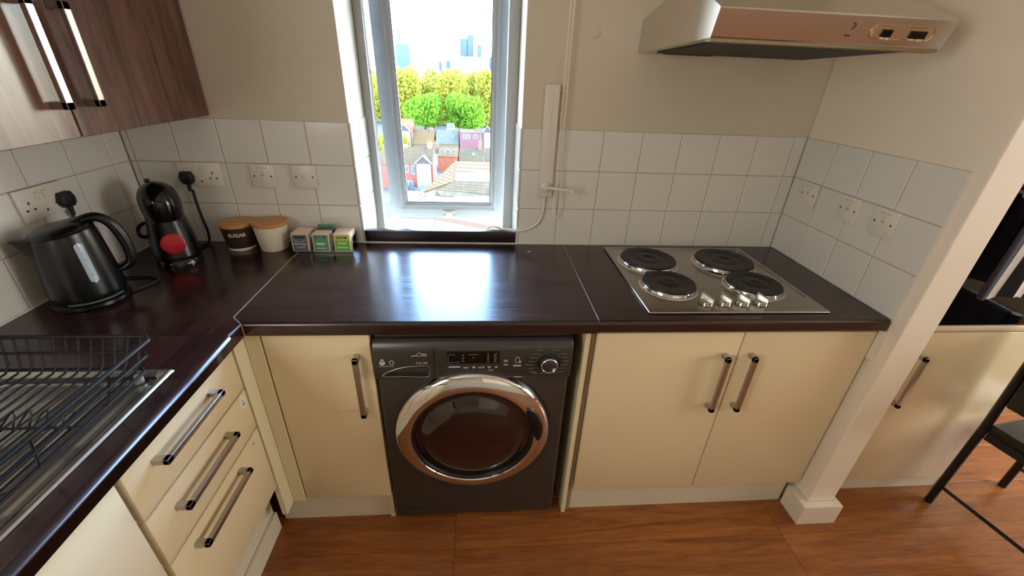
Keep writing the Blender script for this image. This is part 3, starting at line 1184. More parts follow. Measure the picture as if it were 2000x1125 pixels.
# swoosh of the logo
tube(bm, catmull([(1.049, FY - 0.0004, 0.786), (1.062, FY - 0.0004, 0.790), (1.072, FY - 0.0004, 0.7985), (1.078, FY - 0.0004, 0.795)], 5), 0.0009, 5)
tube(bm, [(1.049, FY - 0.0004, 0.7875), (1.095, FY - 0.0004, 0.788)], 0.0008, 5)
obj('panel_print', bm, 'print_grey', fas)['kind'] = 'stuff'
bm = text_bm('lise', 0.012, 0.0003, 'CENTER', 0.3)
obj('logo', xform(bm, Matrix.Translation((1.085, FY - 0.0004, 0.7935)) @ FRONT), 'print_grey', fas)
bm = text_bm('8 kg 1400', 0.0085, 0.0003, 'CENTER')
obj('capacity_print', xform(bm, Matrix.Translation((1.078, FY - 0.0004, 0.7615)) @ FRONT), 'print_grey', fas)
# programme dial
dcx, dcz = 1.459, 0.757
dial = obj('dial', lathe(bmesh.new(), [(0.0, 0.020), (0.0225, 0.020), (0.0245, 0.0185), (0.0255, 0.0)], dcx, FY + 0.001, dcz, 32, axis=1), 'wm_panel', wm, True)
obj('dial_rim', lathe(bmesh.new(), [(0.0228, 0.0198), (0.0236, 0.0206), (0.0256, 0.0190), (0.0262, 0.016), (0.0250, 0.014)], dcx, FY + 0.001, dcz, 36, axis=1), 'chrome', dial, True)
obj('dial_base', lathe(bmesh.new(), [(0.0, 0.0018), (0.033, 0.0018), (0.036, 0.0)], dcx, FY, dcz, 36, axis=1), 'wm_dark', wm, True)
bm = bmesh.new()
xform(box(bm, -0.0022, 0.0022, -0.0006, 0.0006, -0.0045, 0.0045), Matrix.Translation((dcx + 0.014, FY - 0.0195, dcz - 0.011)) @ Matrix.Rotation(math.radians(50), 4, 'Y'))
obj('dial_pointer', bm, 'plastic_white', dial)
bm = bmesh.new()
for k in range(6):
    dash(bm, 1.389 + 0.006 * abs(k - 2), 0.722 + k * 0.0135, 0.022, 0.0014)
    dash(bm, 1.500 - 0.004 * abs(k - 3), 0.722 + k * 0.0135, 0.021, 0.0014)
for x in (1.412, 1.434, 1.455, 1.474):
    dash(bm, x, 0.7165, 0.014, 0.0014)
for x in (1.418, 1.470):
    dash(bm, x, 0.8035, 0.02, 0.0014)
for k in range(11):
    a = math.radians(35 + k * 13)
    lathe(bm, [(0.0012, 0.0), (0.0012, 0.0006), (0.002, 0.0006), (0.002, 0.0)], dcx + 0.0385 * math.cos(a), FY, dcz + 0.0385 * math.sin(a), 8, axis=1)
obj('programme_print', bm, 'print_dim', fas)['kind'] = 'stuff'
# porthole
cx, cz = 1.2285, 0.4705
obj('door_recess', lathe(bmesh.new(), [(0.0, 0.002), (0.256, 0.002), (0.259, 0.0)], cx, -0.600, cz, 64, axis=1), 'wm_dark', wm, True)
door = obj('door_ring', lathe(bmesh.new(), [(0.252, 0.002), (0.2525, 0.018), (0.249, 0.027), (0.243, 0.031), (0.232, 0.036), (0.218, 0.041), (0.205, 0.044), (0.199, 0.043), (0.196, 0.038), (0.192, 0.020)], cx, -0.600, cz, 96, axis=1), 'chrome', wm, True)
obj('glass_rim', lathe(bmesh.new(), [(0.1985, 0.036), (0.1955, 0.040), (0.190, 0.040), (0.186, 0.034), (0.184, 0.020)], cx, -0.600, cz, 80, axis=1), 'wm_dark', door, True)
obj('door_glass', lathe(bmesh.new(), [(0.188, 0.030), (0.176, 0.030), (0.165, 0.034), (0.150, 0.046), (0.125, 0.056), (0.085, 0.063), (0.04, 0.066), (0.0, 0.067)], cx, -0.600, cz, 80, axis=1), 'drum_glass', door, True)
# grip let into the ring on the right
bm = bmesh.new()
arc = []
for k in range(15):
    a = math.radians(-2 + 38 * k / 14)
    arc.append(Vector((cx + 0.2135 * math.cos(a), -0.6405, cz + 0.2135 * math.sin(a))))
rr = [0.006 + 0.0135 * math.sin(PI * min(1, max(0, k / 14))) ** 0.5 for k in range(15)]
tube(bm, arc, rr, 12, ry=[0.010] * 15)
obj('door_grip', bm, 'black_satin', door, True)
# pump flap and feet
obj('pump_flap', mbox(0.97, 1.06, -0.6015, -0.598, 0.035, 0.058, bev=0.001), 'wm_grey', wm)
for fx in (0.972, 1.495):
    for fy in (-0.555, -0.11):
        obj('foot', lathe(bmesh.new(), [(0.0, 0.0), (0.021, 0.0), (0.021, 0.012), (0.012, 0.014), (0.012, 0.03)], fx, fy, 0.0, 16), 'black_matt', wm, True)

# ------------------------------------------------------------------ hob
hob = thing('hob', 'stainless steel electric hob with four solid plates on the worktop', 'hob', (2.055, -0.31, 0.9))
hx0, hx1, hy0, hy1 = 1.7615, 2.3505, -0.573, -0.046
bm = bmesh.new()
box(bm, hx0, hx1, hy0, hy1, 0.9005, 0.909, bev=0.004, seg=3)
obj('top_plate', bm, 'steel', hob, True)
bm = bmesh.new()
def groove(bm, a, b):
    tube(bm, [a, b], 0.0026, 8)
groove(bm, (hx0 + 0.02, hy1 - 0.015, 0.9088), (hx1 - 0.02, hy1 - 0.015, 0.9088))
groove(bm, (hx1 - 0.016, hy1 - 0.03, 0.9088), (hx1 - 0.016, hy0 + 0.10, 0.9088))
obj('pressed_rim', bm, 'steel', hob, True)
plates = [(1.890, -0.203, 0.104), (2.187, -0.212, 0.108), (1.889, -0.405, 0.090), (2.190, -0.408, 0.092)]
for (px, py, r) in plates:
    hp = obj('hotplate', lathe(bmesh.new(), [(r - 0.003, 0.018), (r - 0.003, 0.0275), (r - 0.005, 0.0300), (r - 0.014, 0.0290), (r * 0.60, 0.0290), (r * 0.58, 0.0280), (r * 0.40, 0.0280), (r * 0.38, 0.0290), (r * 0.20, 0.0290), (r * 0.17, 0.0265), (0.0, 0.0265)], px, py, 0.9, 48), 'hotplate_iron', hob, True)
    obj('trim_ring', lathe(bmesh.new(), [(r - 0.004, 0.0215), (r - 0.0015, 0.0230), (r + 0.0005, 0.0195), (r + 0.002, 0.0125), (r + 0.006, 0.0105), (r + 0.008, 0.0085)], px, py, 0.9, 48), 'chrome', hp, True)
for kx in (1.964, 2.023, 2.084, 2.145):
    kn = obj('knob', lathe(bmesh.new(), [(0.0, 0.016), (0.0165, 0.016), (0.0190, 0.014), (0.0205, 0.002), (0.0205, 0.0)], kx, -0.526, 0.909, 24), 'knob_metal', hob, True)
    bm = bmesh.new()
    xform(prism(bm, [(-0.020, 0.0), (0.020, 0.0), (0.018, 0.010), (0.0, 0.015), (-0.018, 0.021)], 1, -0.006, 0.006), Matrix.Translation((kx, -0.526, 0.9245)) @ Matrix.Rotation(math.radians(-50), 4, 'Z'))
    obj('grip', bm, 'knob_metal', kn, True)
    obj('knob_skirt', lathe(bmesh.new(), [(0.0, 0.0015), (0.022, 0.0015), (0.0225, 0.0)], kx, -0.526, 0.9090, 20), 'black_satin', kn)
obj('pilot_lamp', lathe(bmesh.new(), [(0.0, 0.0006), (0.003, 0.0006), (0.003, 0.0)], 1.822, -0.510, 0.909, 10), 'black_matt', hob)

# ------------------------------------------------------------------ cooker hood
hd = thing('cooker_hood', 'brushed steel visor cooker hood on the wall above the hob', 'cooker hood', (2.097, -0.25, 1.613))
hpf = [(-0.001, 1.711), (-0.155, 1.741), (-0.30, 1.770), (-0.37, 1.756), (-0.437, 1.7245), (-0.5165, 1.6915), (-0.5185, 1.688), (-0.5015, 1.6325), (-0.4985, 1.630), (-0.001, 1.6135)]
bm = bmesh.new()
prism(bm, hpf, 0, 1.797, 2.397)
es = [e for e in bm.edges if abs(e.verts[0].co.x - e.verts[1].co.x) < 1e-6]
obj('body', bm, 'hood_steel', hd, True, angle=20)
bm = bmesh.new()
prism(bm, [(-0.462, 1.6285), (-0.462, 1.6245), (-0.06, 1.6115), (-0.06, 1.6160)], 0, 1.84, 2.355)
fl = obj('filter', bm, 'filter_dark', hd)
bm = bmesh.new()
prism(bm, [(-0.062, 1.6145), (-0.062, 1.6095), (-0.040, 1.6090), (-0.040, 1.6140)], 0, 1.87, 2.03)
obj('lamp_cover', bm, 'black_satin', hd)
bm = bmesh.new()
prism(bm, [(-0.497, 1.6302), (-0.497, 1.6225), (-0.470, 1.6220), (-0.470, 1.6295)], 0, 1.80, 2.394)
obj('lower_lip', bm, 'carcass_edge', hd)
# switch plate on the sloping front
tilt = math.atan2(0.5185 - 0.5015, 1.688 - 1.6325)
Mf = Matrix.Translation((2.272, -0.5104, 1.6585)) @ Matrix.Rotation(tilt, 4, 'X')
def rrect(w, h, r, n=6):
    pts = []
    for cx_, cz_, a0 in ((w - r, h - r, 0), (-w + r, h - r, 90), (-w + r, -h + r, 180), (w - r, -h + r, 270)):
        for k in range(n + 1):
            a = math.radians(a0 + 90 * k / n)
            pts.append((cx_ + r * math.cos(a), cz_ + r * math.sin(a)))
    return pts
bm = bmesh.new()
o_ = rrect(0.0835, 0.0165, 0.0150)
i_ = rrect(0.0805, 0.0140, 0.0125)
vo = [bm.verts.new((p[0], 0.002, p[1])) for p in o_]
vf = [bm.verts.new((p[0], -0.0016, p[1])) for p in o_]
vi = [bm.verts.new((p[0], -0.0016, p[1])) for p in i_]
vb = [bm.verts.new((p[0] * 0.97, 0.0002, p[1] * 0.9)) for p in i_]
n_ = len(vo)
for k in range(n_):
    j = (k + 1) % n_
    bm.faces.new([vo[k], vo[j], vf[j], vf[k]])
    bm.faces.new([vf[k], vf[j], vi[j], vi[k]])
    bm.faces.new([vi[k], vi[j], vb[j], vb[k]])
bm.faces.new(vb)
bmesh.ops.recalc_face_normals(bm, faces=bm.faces[:])
sp = obj('switch_plate', xform(bm, Mf), 'bezel_warm', hd, True, angle=30)
for sx_, sw in ((-0.042, 0.0125), (0.040, 0.021)):
    bm = bmesh.new()
    prism(bm, [(sx_ - sw, -0.010), (sx_ + sw, -0.010), (sx_ + sw, 0.006), (sx_ - sw, 0.006)], 1, -0.0030, 0.003)
    s = obj('switch', xform(bm, Mf), 'black_gloss', sp)
    bm = bmesh.new()
    box(bm, sx_ - sw * 0.95, sx_ - sw * 0.2, -0.0045, -0.001, -0.0135, -0.010)
    box(bm, sx_ + sw * 0.1, sx_ + sw * 0.75, -0.0045, -0.001, -0.0145, -0.010)
    obj('switch_tip', xform(bm, Mf), 'plastic_white', s)
bm = bmesh.new()
M2 = Matrix.Translation((2.137, -0.5104, 1.6585)) @ Matrix.Rotation(tilt, 4, 'X')
tube(bm, catmull([(-0.002, -0.0008, 0.016), (0.004, -0.0008, 0.014), (0.005, -0.0008, 0.008), (0.001, -0.0008, 0.002)], 5), 0.0008, 5)
for k in range(3):
    lathe(bm, [(0.0, 0.0007), (0.0016, 0.0007), (0.0016, 0.0)], -0.008 + 0.005 * k, 0.0, -0.011, 8, axis=1)
obj('worn_mark', xform(bm, M2), 'filter_dark', hd)
# outlet spigot on top
obj('outlet', mbox(1.86, 1.90, -0.24, -0.16, 1.741, 2.0, bev=0.003), 'plastic_white', hd)

# ------------------------------------------------------------------ wall cabinet
wc = thing('wall_cabinet', 'walnut wall cabinet with tall bar handles at the upper left', 'cabinet', (0.16, -0.53, 1.366))
bm = bmesh.new()
box(bm, 0.0015, 0.298, -1.04, -0.001, 1.366, 2.09)
obj('carcass', bm, 'walnut', wc)
for (ya, yb, yh) in ((-0.5235, -0.004, -0.478), (-1.038, -0.5285, -0.566)):
    d = obj('door', mbox(0.2985, 0.318, ya, yb, 1.364, 2.088, bev=0.0015, seg=1), 'walnut', wc, False)
    bm = bmesh.new()
    bar_handle(bm, (0.318, yh, 1.428), (0.318, yh, 1.638), (1, 0, 0), w=0.018, t=0.012, stand=0.036)
    obj('handle', bm, 'handle_metal', d)

# ------------------------------------------------------------------ sockets and switches
def plate(name, label, w, pos, rotz, parts, group=None):
    """faceplate built facing -Y at the origin, pos on the wall"""
    t = thing(name, label, 'socket' if 'socket' in name else 'switch', pos, rotz, group)
    obj('faceplate', mbox(-w / 2, w / 2, -0.0095, 0.0, -0.043, 0.043, bev=0.003), 'plastic_white', t, True, world=False)
    parts(t, w)
    return t

def screws(t, dx):
    for s in (-1, 1):
        obj('screw', lathe(bmesh.new(), [(0.0, 0.0004), (0.0030, 0.0004), (0.0034, 0.0)], s * dx, -0.0095, 0, 12, axis=1), 'screw', t, world=False)

def double_socket(t, w):
    for s in (-1, 1):
        bm = bmesh.new()
        box(bm, s * 0.012 - 0.0085, s * 0.012 + 0.0085, -0.0125, -0.009, 0.008, 0.030, bev=0.0015, seg=1)
        obj('rocker', bm, 'plastic_cream', t, world=False)
        cxs = s * 0.044
        for (hx, hz, hw_, hh) in ((cxs, 0.006, 0.0022, 0.0042), (cxs - 0.011, -0.013, 0.0036, 0.0024), (cxs + 0.011, -0.013, 0.0036, 0.0024)):
            obj('pin_slot', mbox(hx - hw_, hx + hw_, -0.0099, -0.009, hz - hh, hz + hh), 'slot_dark', t, world=False)
    obj('screw', lathe(bmesh.new(), [(0.0, 0.0004), (0.0030, 0.0004), (0.0034, 0.0)], 0, -0.0095, -0.024, 12, axis=1), 'screw', t, world=False)

def cooker_switch(t, w):
    obj('rocker', xform(mbox(-0.0075, 0.0075, -0.0135, -0.009, -0.013, 0.013, bev=0.002), Matrix.Rotation(0.08, 4, 'X')), 'plastic_white', t, True, world=False)
    screws(t, 0.030)

def spur_switch(t, w):
    obj('rocker', mbox(-0.0055, 0.0055, -0.0125, -0.009, -0.021, -0.004, bev=0.0015), 'plastic_white', t, True, world=False)
    bm = bmesh.new()
    box(bm, -0.0075, 0.0075, -0.0110, -0.009, -0.001, 0.020, bev=0.001, seg=1)
    obj('fuse_carrier', bm, 'plastic_cream', t, world=False)
    obj('fuse_slot', mbox(-0.005, 0.005, -0.0115, -0.0105, 0.003, 0.0045), 'slot_dark', t, world=False)
    bm = bmesh.new()
    box(bm, -0.020, -0.004, -0.0098, -0.009, 0.029, 0.0305)
    box(bm, 0.001, 0.018, -0.0098, -0.009, 0.029, 0.0305)
    obj('engraving', bm, 'print_dim', t, world=False)
    screws(t, 0.030)

so1 = plate('wall_socket', 'white double socket on the left wall above the kettle', 0.146, (0.0, -0.368, 1.160), PI / 2, double_socket)
so2 = plate('wall_socket', 'white double socket on the back wall beside the coffee machine', 0.146, (0.2305, 0.0, 1.161), 0, double_socket)
plate('fused_switch', 'white fused switch on the back wall above the sugar canister', 0.086, (0.450, 0.0, 1.160), 0, spur_switch)
plate('light_switch', 'white plain rocker switch on the back wall above the tea bags', 0.086, (0.5985, 0.0, 1.160), 0, cooker_switch)
plate('fused_switch', 'white fused switch on the right wall nearest the corner', 0.086, (W, -0.112, 1.161), -PI / 2, spur_switch)
plate('fused_switch', 'middle white fused switch of the three on the right wall', 0.086, (W, -0.309, 1.161), -PI / 2, spur_switch)
plate('fused_switch', 'white fused switch on the right wall nearest the post', 0.086, (W, -0.4515, 1.161), -PI / 2, spur_switch)

# ------------------------------------------------------------------ window opener and blind chain
wo_ = thing('window_opener', 'white wall-mounted crank winder with cable tube right of the window', 'window opener', (1.505, 0.0, 1.106))
obj('casing', mbox(1.479, 1.531, -0.021, -0.0005, 1.106, 1.504, bev=0.0025), 'plastic_white', wo_, True)
obj('ridge', mbox(1.498, 1.5085, -0.0225, -0.020, 1.20, 1.500, bev=0.001, seg=1), 'plastic_white', wo_)
hub = obj('crank_hub', lathe(bmesh.new(), [(0.0, 0.034), (0.009, 0.034), (0.011, 0.030), (0.012, 0.020), (0.017, 0.018), (0.018, 0.0)], 1.501, -0.020, 1.149, 24, axis=1), 'plastic_white', wo_, True)
bm = bmesh.new()
tube(bm, [(1.501, -0.047, 1.149), (1.598, -0.052, 1.139)], 0.0045, 8, ry=0.006)
arm = obj('crank_arm', bm, 'plastic_white', wo_, True)
obj('crank_knob', lathe(bmesh.new(), [(0.0, 0.030), (0.006, 0.030), (0.0095, 0.026), (0.0095, 0.010), (0.0075, 0.004), (0.0075, 0.0)], 1.600, -0.046, 1.139, 20, axis=1), 'plastic_white', arm, True)
bm = bmesh.new()
tube(bm, catmull([(1.504, -0.010, 1.108), (1.5035, -0.011, 1.06), (1.493, -0.012, 1.01), (1.462, -0.012, 0.977), (1.420, -0.012, 0.963), (1.385, 0.0, 0.960), (1.34, 0.02, 0.958), (1.30, 0.06, 0.955), (1.26, 0.20, 0.88), (1.15, 0.215, 0.83)], 8), 0.0048, 8)
obj('cable_tube', bm, 'plastic_white', wo_, True)

bm = bmesh.new()
def beads(bm, pts, step):
    d = 0.0
    nxt = 0.0
    for a, b in zip(pts[:-1], pts[1:]):
        L = (b - a).length
        while nxt <= d + L:
            p = a.lerp(b, (nxt - d) / max(L, 1e-9))
            bmesh.ops.create_icosphere(bm, subdivisions=1, radius=0.0033, matrix=Matrix.Translation(p))
            nxt += step
        d += L
loop_ = catmull([(1.5405, -0.028, 2.18), (1.540, -0.029, 1.80), (1.5405, -0.030, 1.45), (1.5415, -0.030, 1.20), (1.5395, -0.030, 1.06), (1.544, -0.030, 1.025), (1.556, -0.030, 1.030), (1.5625, -0.030, 1.06), (1.558, -0.028, 1.20), (1.5545, -0.028, 1.45), (1.552, -0.028, 1.80), (1.551, -0.028, 2.18)], 10)
beads(bm, loop_, 0.0078)
tube(bm, loop_, 0.0011, 5)
ch = thing('blind_chain', 'beaded white roller blind pull chain hanging beside the window', 'chain', (1.546, -0.0285, 2.18))
obj('bead_string', bm, 'chain_white', ch, True)
obj('bracket', mbox(1.53, 1.562, -0.045, 0.003, 2.17, 2.23, bev=0.003), 'plastic_white', ch, True)

# ------------------------------------------------------------------ kettle
def add_plug(parent, pos, normal, name='plug', down=0.0):
    """UK plug body facing out along normal, in world coordinates; parent unrotated"""
    n = Vector(normal)
    z = Vector((0, 0, 1))
    s = z.cross(n).normalized()
    M = Matrix.Translation(pos) @ Matrix((s, n, z)).transposed().to_4x4()
    bm = bmesh.new()
    pts = [(-0.013, -0.022), (0.013, -0.022), (0.022, -0.012), (0.0235, 0.004), (0.016, 0.022), (-0.016, 0.022), (-0.0235, 0.004), (-0.022, -0.012)]
    prism(bm, pts, 1, 0.0, 0.020)
    es = [e for e in bm.edges if all(v.co.y > 0.019 for v in e.verts)]
    bmesh.ops.bevel(bm, geom=es, offset=0.007, segments=3, affect='EDGES', profile=0.5)
    tube(bm, [(0, 0.009, -0.018), (0, 0.009, -0.048)], [0.0075, 0.0055], 10)
    bmesh.ops.recalc_face_normals(bm, faces=bm.faces[:])
    return obj(name, xform(bm, M), 'black_matt', parent, True)

KX, KY, KR = 0.116, -0.470, math.radians(30)
kt = thing('kettle', 'black plastic jug kettle with a grey water gauge on its base', 'kettle', (KX, KY, 0.9), KR)
obj('base', lathe(bmesh.new(), [(0.0, 0.0), (0.086, 0.0), (0.089, 0.004), (0.088, 0.013), (0.080, 0.018), (0.0, 0.018)], 0, 0, 0, 48), 'black_satin', kt, True, world=False)
obj('base_trim', lathe(bmesh.new(), [(0.0795, 0.0185), (0.0855, 0.0190), (0.0858, 0.0235), (0.080, 0.024)], 0, 0, 0, 48, a0=math.radians(-115), a1=math.radians(-25)), 'tea_slate', kt, True, world=False)
kprof = [(0.0, 0.020), (0.080, 0.020), (0.084, 0.026), (0.0845, 0.040), (0.081, 0.090), (0.0755, 0.150), (0.071, 0.190), (0.068, 0.208)]
bm = lathe(bmesh.new(), kprof, 0, 0, 0, 56)
# tilt the top rim: higher at the handle, dipping to the spout
for v in bm.verts:
    if v.co.z > 0.10:
        v.co.z += (v.co.z - 0.10) / 0.108 * v.co.x * 0.16
kbody = obj('body', bm, 'black_satin', kt, True, world=False)
# lid
bm = lathe(bmesh.new(), [(0.0685, 0.206), (0.070, 0.212), (0.066, 0.219), (0.050, 0.226), (0.025, 0.2295), (0.0, 0.230)], 0, 0, 0, 48)
for v in bm.verts:
    v.co.z += v.co.x * 0.16
obj('lid', bm, 'black_satin', kt, True, world=False)
# spout
bm = bmesh.new()
sec = []
for t_, (xx, zz, hw_, hh) in enumerate(((-0.046, 0.148, 0.052, 0.060), (-0.074, 0.162, 0.036, 0.046), (-0.086, 0.175, 0.022, 0.029), (-0.096, 0.188, 0.008, 0.009))):
    ring = []
    for k in range(16):
        a = 2 * PI * k / 16
        ring.append(bm.verts.new((xx - (0.012 * math.sin(a) if t_ else 0), hw_ * math.cos(a), zz + hh * math.sin(a) * (0.8 if math.sin(a) > 0 else 1.0))))
    sec.append(ring)
for A, B in zip(sec[:-1], sec[1:]):
    for k in range(16):
        bm.faces.new([A[k], A[(k + 1) % 16], B[(k + 1) % 16], B[k]])
bm.faces.new(sec[-1])
bmesh.ops.recalc_face_normals(bm, faces=bm.faces[:])
obj('spout', bm, 'black_satin', kt, True, world=False)
# handle
hp_ = catmull([(0.025, 0, 0.226), (0.058, 0, 0.237), (0.082, 0, 0.236), (0.103, 0, 0.216), (0.116, 0, 0.175), (0.120, 0, 0.125), (0.114, 0, 0.098), (0.098, 0, 0.084), (0.074, 0, 0.078)], 6)
bm = bmesh.new()
nh = len(hp_)
tube(bm, hp_, [0.019 - 0.004 * math.sin(PI * k / (nh - 1)) for k in range(nh)], 14, ry=[0.0095 + 0.0045 * math.sin(PI * k / (nh - 1)) for k in range(nh)])
obj('handle', bm, 'black_satin', kt, True, world=False)
# water gauge: lozenge following the body
def body_r(z):
    for (r0, z0), (r1, z1) in zip(kprof[2:-1], kprof[3:]):
        if z0 <= z <= z1:
            return r0 + (r1 - r0) * (z - z0) / (z1 - z0)
    return kprof[-1][0]
bm = bmesh.new()
ga = math.radians(-62)
gz0, gz1, gw = 0.074, 0.186, 0.0100
rows_ = []
for i in range(19):
    z = gz0 + (gz1 - gz0) * i / 18
    e = 1.0
    if z < gz0 + gw:
        e = math.sqrt(max(0.0, 1 - ((gz0 + gw - z) / gw) ** 2))
    if z > gz1 - gw:
        e = math.sqrt(max(0.0, 1 - ((z - gz1 + gw) / gw) ** 2))
    r_ = []
    for j in range(7):
        q = (j / 3 - 1)
        da = q * max(e, 0.05) * gw / body_r(z)
        rr_ = body_r(z) + 0.0030 - 0.0026 * (abs(q) ** 4)
        a = ga + da
        xx = rr_ * math.cos(a)
        zz = z + (max(0, z - 0.10) / 0.108 * xx * 0.16)
        r_.append(bm.verts.new((xx, rr_ * math.sin(a), zz)))
    rows_.append(r_)
for A, B in zip(rows_[:-1], rows_[1:]):
    for k in range(6):
        bm.faces.new([A[k], A[k + 1], B[k + 1], B[k]])
gz = obj('water_gauge', bm, 'gauge', kt, True, world=False)
gz['label'] = 'pale grey water level window'
bm = bmesh.new()
for z in (0.100, 0.140):
    r_ = body_r(z) + 0.0031
    xx = r_ * math.cos(ga)
    zz = z + (max(0, z - 0.10) / 0.108 * xx * 0.16)
    bmesh.ops.create_cube(bm, size=1, matrix=Matrix.Translation((xx, r_ * math.sin(ga), zz)) @ Matrix.Rotation(ga, 4, 'Z') @ Matrix.Diagonal((0.0006, 0.005, 0.0018, 1)))
obj('level_mark', bm, 'tea_slate', gz, world=False)
# lead and plug of the kettle (own thing space is rotated, so keep them in local coordinates)
def to_local(pts, loc, rz):
    M = (Matrix.Translation(loc) @ Matrix.Rotation(rz, 4, 'Z')).inverted()
    return [M @ Vector(p) for p in pts]
lead = catmull(to_local([(0.011, -0.305, 1.105), (0.012, -0.310, 1.03), (0.016, -0.318, 0.95), (0.035, -0.330, 0.907), (0.085, -0.345, 0.905), (0.175, -0.330, 0.905), (0.225, -0.360, 0.905), (0.205, -0.420, 0.905), (0.180, -0.440, 0.908)], (KX, KY, 0.9), KR), 8)
obj('power_lead', tube(bmesh.new(), lead, 0.0035, 8), 'black_matt', kt, True, world=False)
M_inv = (Matrix.Translation((KX, KY, 0.9)) @ Matrix.Rotation(KR, 4, 'Z')).inverted()
pl = add_plug(None, (0.0105, -0.312, 1.150), (1, 0, 0))
pl.data.transform(M_inv)
pl.parent = kt

# ------------------------------------------------------------------ coffee machine
CX, CY, CR = 0.172, -0.165, math.radians(38)
cf = thing('coffee_machine', 'black capsule coffee machine with a red disc in the corner', 'coffee machine', (CX, CY, 0.9), CR)
bm = loft(bmesh.new(), [(0.0, 0, 0.005, 0.064, 0.090, 2.6), (0.004, 0, 0.005, 0.067, 0.094, 2.6), (0.030, 0, 0.006, 0.068, 0.092, 2.6), (0.070, 0, 0.006, 0.066, 0.084, 2.5), (0.115, 0, 0.006, 0.060, 0.074, 2.4), (0.150, 0, 0.004, 0.055, 0.066, 2.3), (0.165, 0, 0.002, 0.053, 0.062, 2.2)], 48)
obj('body', bm, 'black_satin', cf, True, world=False)
hs = []
for k in range(15):
    t_ = k / 14
    z = 0.150 + 0.122 * t_
    e = math.sqrt(max(0.0, 1 - (max(0, t_ - 0.42) / 0.58) ** 2.2))
    lo_ = 0.90 + 0.10 * math.sin(min(1, t_ / 0.42) * PI / 2)
    hs.append((z, 0, -0.004 + 0.006 * t_, 0.0565 * e * lo_ + 0.0015, 0.070 * e * lo_ + 0.0015, 2.15))
obj('head', loft(bmesh.new(), hs, 48), 'black_gloss', cf, True, world=False)
obj('head_seam', loft(bmesh.new(), [(0.1485, 0, -0.002, 0.0535, 0.0645, 2.2), (0.1515, 0, -0.002, 0.0545, 0.0655, 2.2), (0.1545, 0, -0.002, 0.0535, 0.0645, 2.2)], 48), 'wm_grey', cf, True, world=False)
dsk = obj('red_disc', xform(lathe(bmesh.new(), [(0.0, 0.0050), (0.030, 0.0048), (0.0335, 0.0035), (0.0350, 0.0)], 0, 0, 0, 40, axis=1), Matrix.Translation((-0.006, -0.0775, 0.078)) @ Matrix.Rotation(-0.12, 4, 'X')), 'red_disc', cf, True, world=False)
dsk['label'] = 'round red front disc'
bm = loft(bmesh.new(), [(0.0, 0, -0.075, 0.058, 0.046, 2.4), (0.020, 0, -0.075, 0.058, 0.046, 2.4), (0.027, 0, -0.075, 0.054, 0.042, 2.4)], 40)
dt = obj('drip_tray', bm, 'black_gloss', cf, True, world=False)
obj('badge', mbox(0.012, 0.034, -0.1205, -0.116, 0.012, 0.018, bev=0.001, seg=1), 'print_grey', dt, world=False)
bm = bmesh.new()
tube(bm, catmull([(-0.060, 0.02, 0.135), (-0.078, 0.0, 0.128), (-0.083, -0.01, 0.108), (-0.072, 0.0, 0.092), (-0.062, 0.02, 0.090)], 6), 0.006, 8)
obj('side_lever', bm, 'black_satin', cf, True, world=False)
obj('top_latch', xform(mbox(-0.008, 0.008, -0.008, 0.008, 0.0, 0.014, bev=0.004), Matrix.Translation((-0.012, 0.030, 0.262))), 'black_satin', cf, True, world=False)
M_inv = (Matrix.Translation((CX, CY, 0.9)) @ Matrix.Rotation(CR, 4, 'Z')).inverted()
lead = catmull(to_local([(0.189, -0.0105, 1.105), (0.190, -0.012, 1.06), (0.193, -0.013, 1.00), (0.200, -0.016, 0.94), (0.205, -0.040, 0.907), (0.190, -0.085, 0.908)], (CX, CY, 0.9), CR), 8)
obj('power_lead', tube(bmesh.new(), lead, 0.0045, 8), 'black_matt', cf, True, world=False)
pl = add_plug(None, (0.1865, -0.0105, 1.150), (0, -1, 0))
pl.data.transform(M_inv)
pl.parent = cf

# ------------------------------------------------------------------ canisters
def canister(name, label, cx_, cy_, h, rb, rt, lower, band=None):
    t = thing(name, label, 'canister', (cx_, cy_, 0.9))
    if band:
        zb = band[1]
        rm = rb + (rt - rb) * zb / h
        obj('foot', lathe(bmesh.new(), [(0.0, 0.0), (rb - 0.004, 0.0), (rb, 0.004), (rm, zb)], cx_, cy_, 0.9, 48), 'cream_ceramic', t, True)
        bd = obj('body', lathe(bmesh.new(), [(rm, zb), (rm + 0.0006, zb + 0.001), (rt, h), (rt - 0.005, h), (0.0, h)], cx_, cy_, 0.9, 48), lower, t, True)
    else:
        bd = obj('body', lathe(bmesh.new(), [(0.0, 0.0), (rb - 0.004, 0.0), (rb, 0.004), (rt, h), (rt - 0.005, h), (0.0, h)], cx_, cy_, 0.9, 48), lower, t, True)
    obj('lid', lathe(bmesh.new(), [(0.0, h), (rt + 0.001, h), (rt + 0.002, h + 0.002), (rt + 0.002, h + 0.011), (rt, h + 0.0125), (0.0, h + 0.0125)], cx_, cy_, 0.9, 48), 'bamboo', t, True, angle=30)
    return t, bd

sg, sb = canister('sugar_canister', 'brown sugar canister with wooden lid and cream foot', 0.3450, -0.066, 0.092, 0.0475, 0.0580, 'sugar_brown', (None, 0.013))
canister('plain_canister', 'cream ceramic canister with wooden lid beside the tea bags', 0.4645, -0.070, 0.096, 0.0480, 0.0585, 'cream_ceramic')
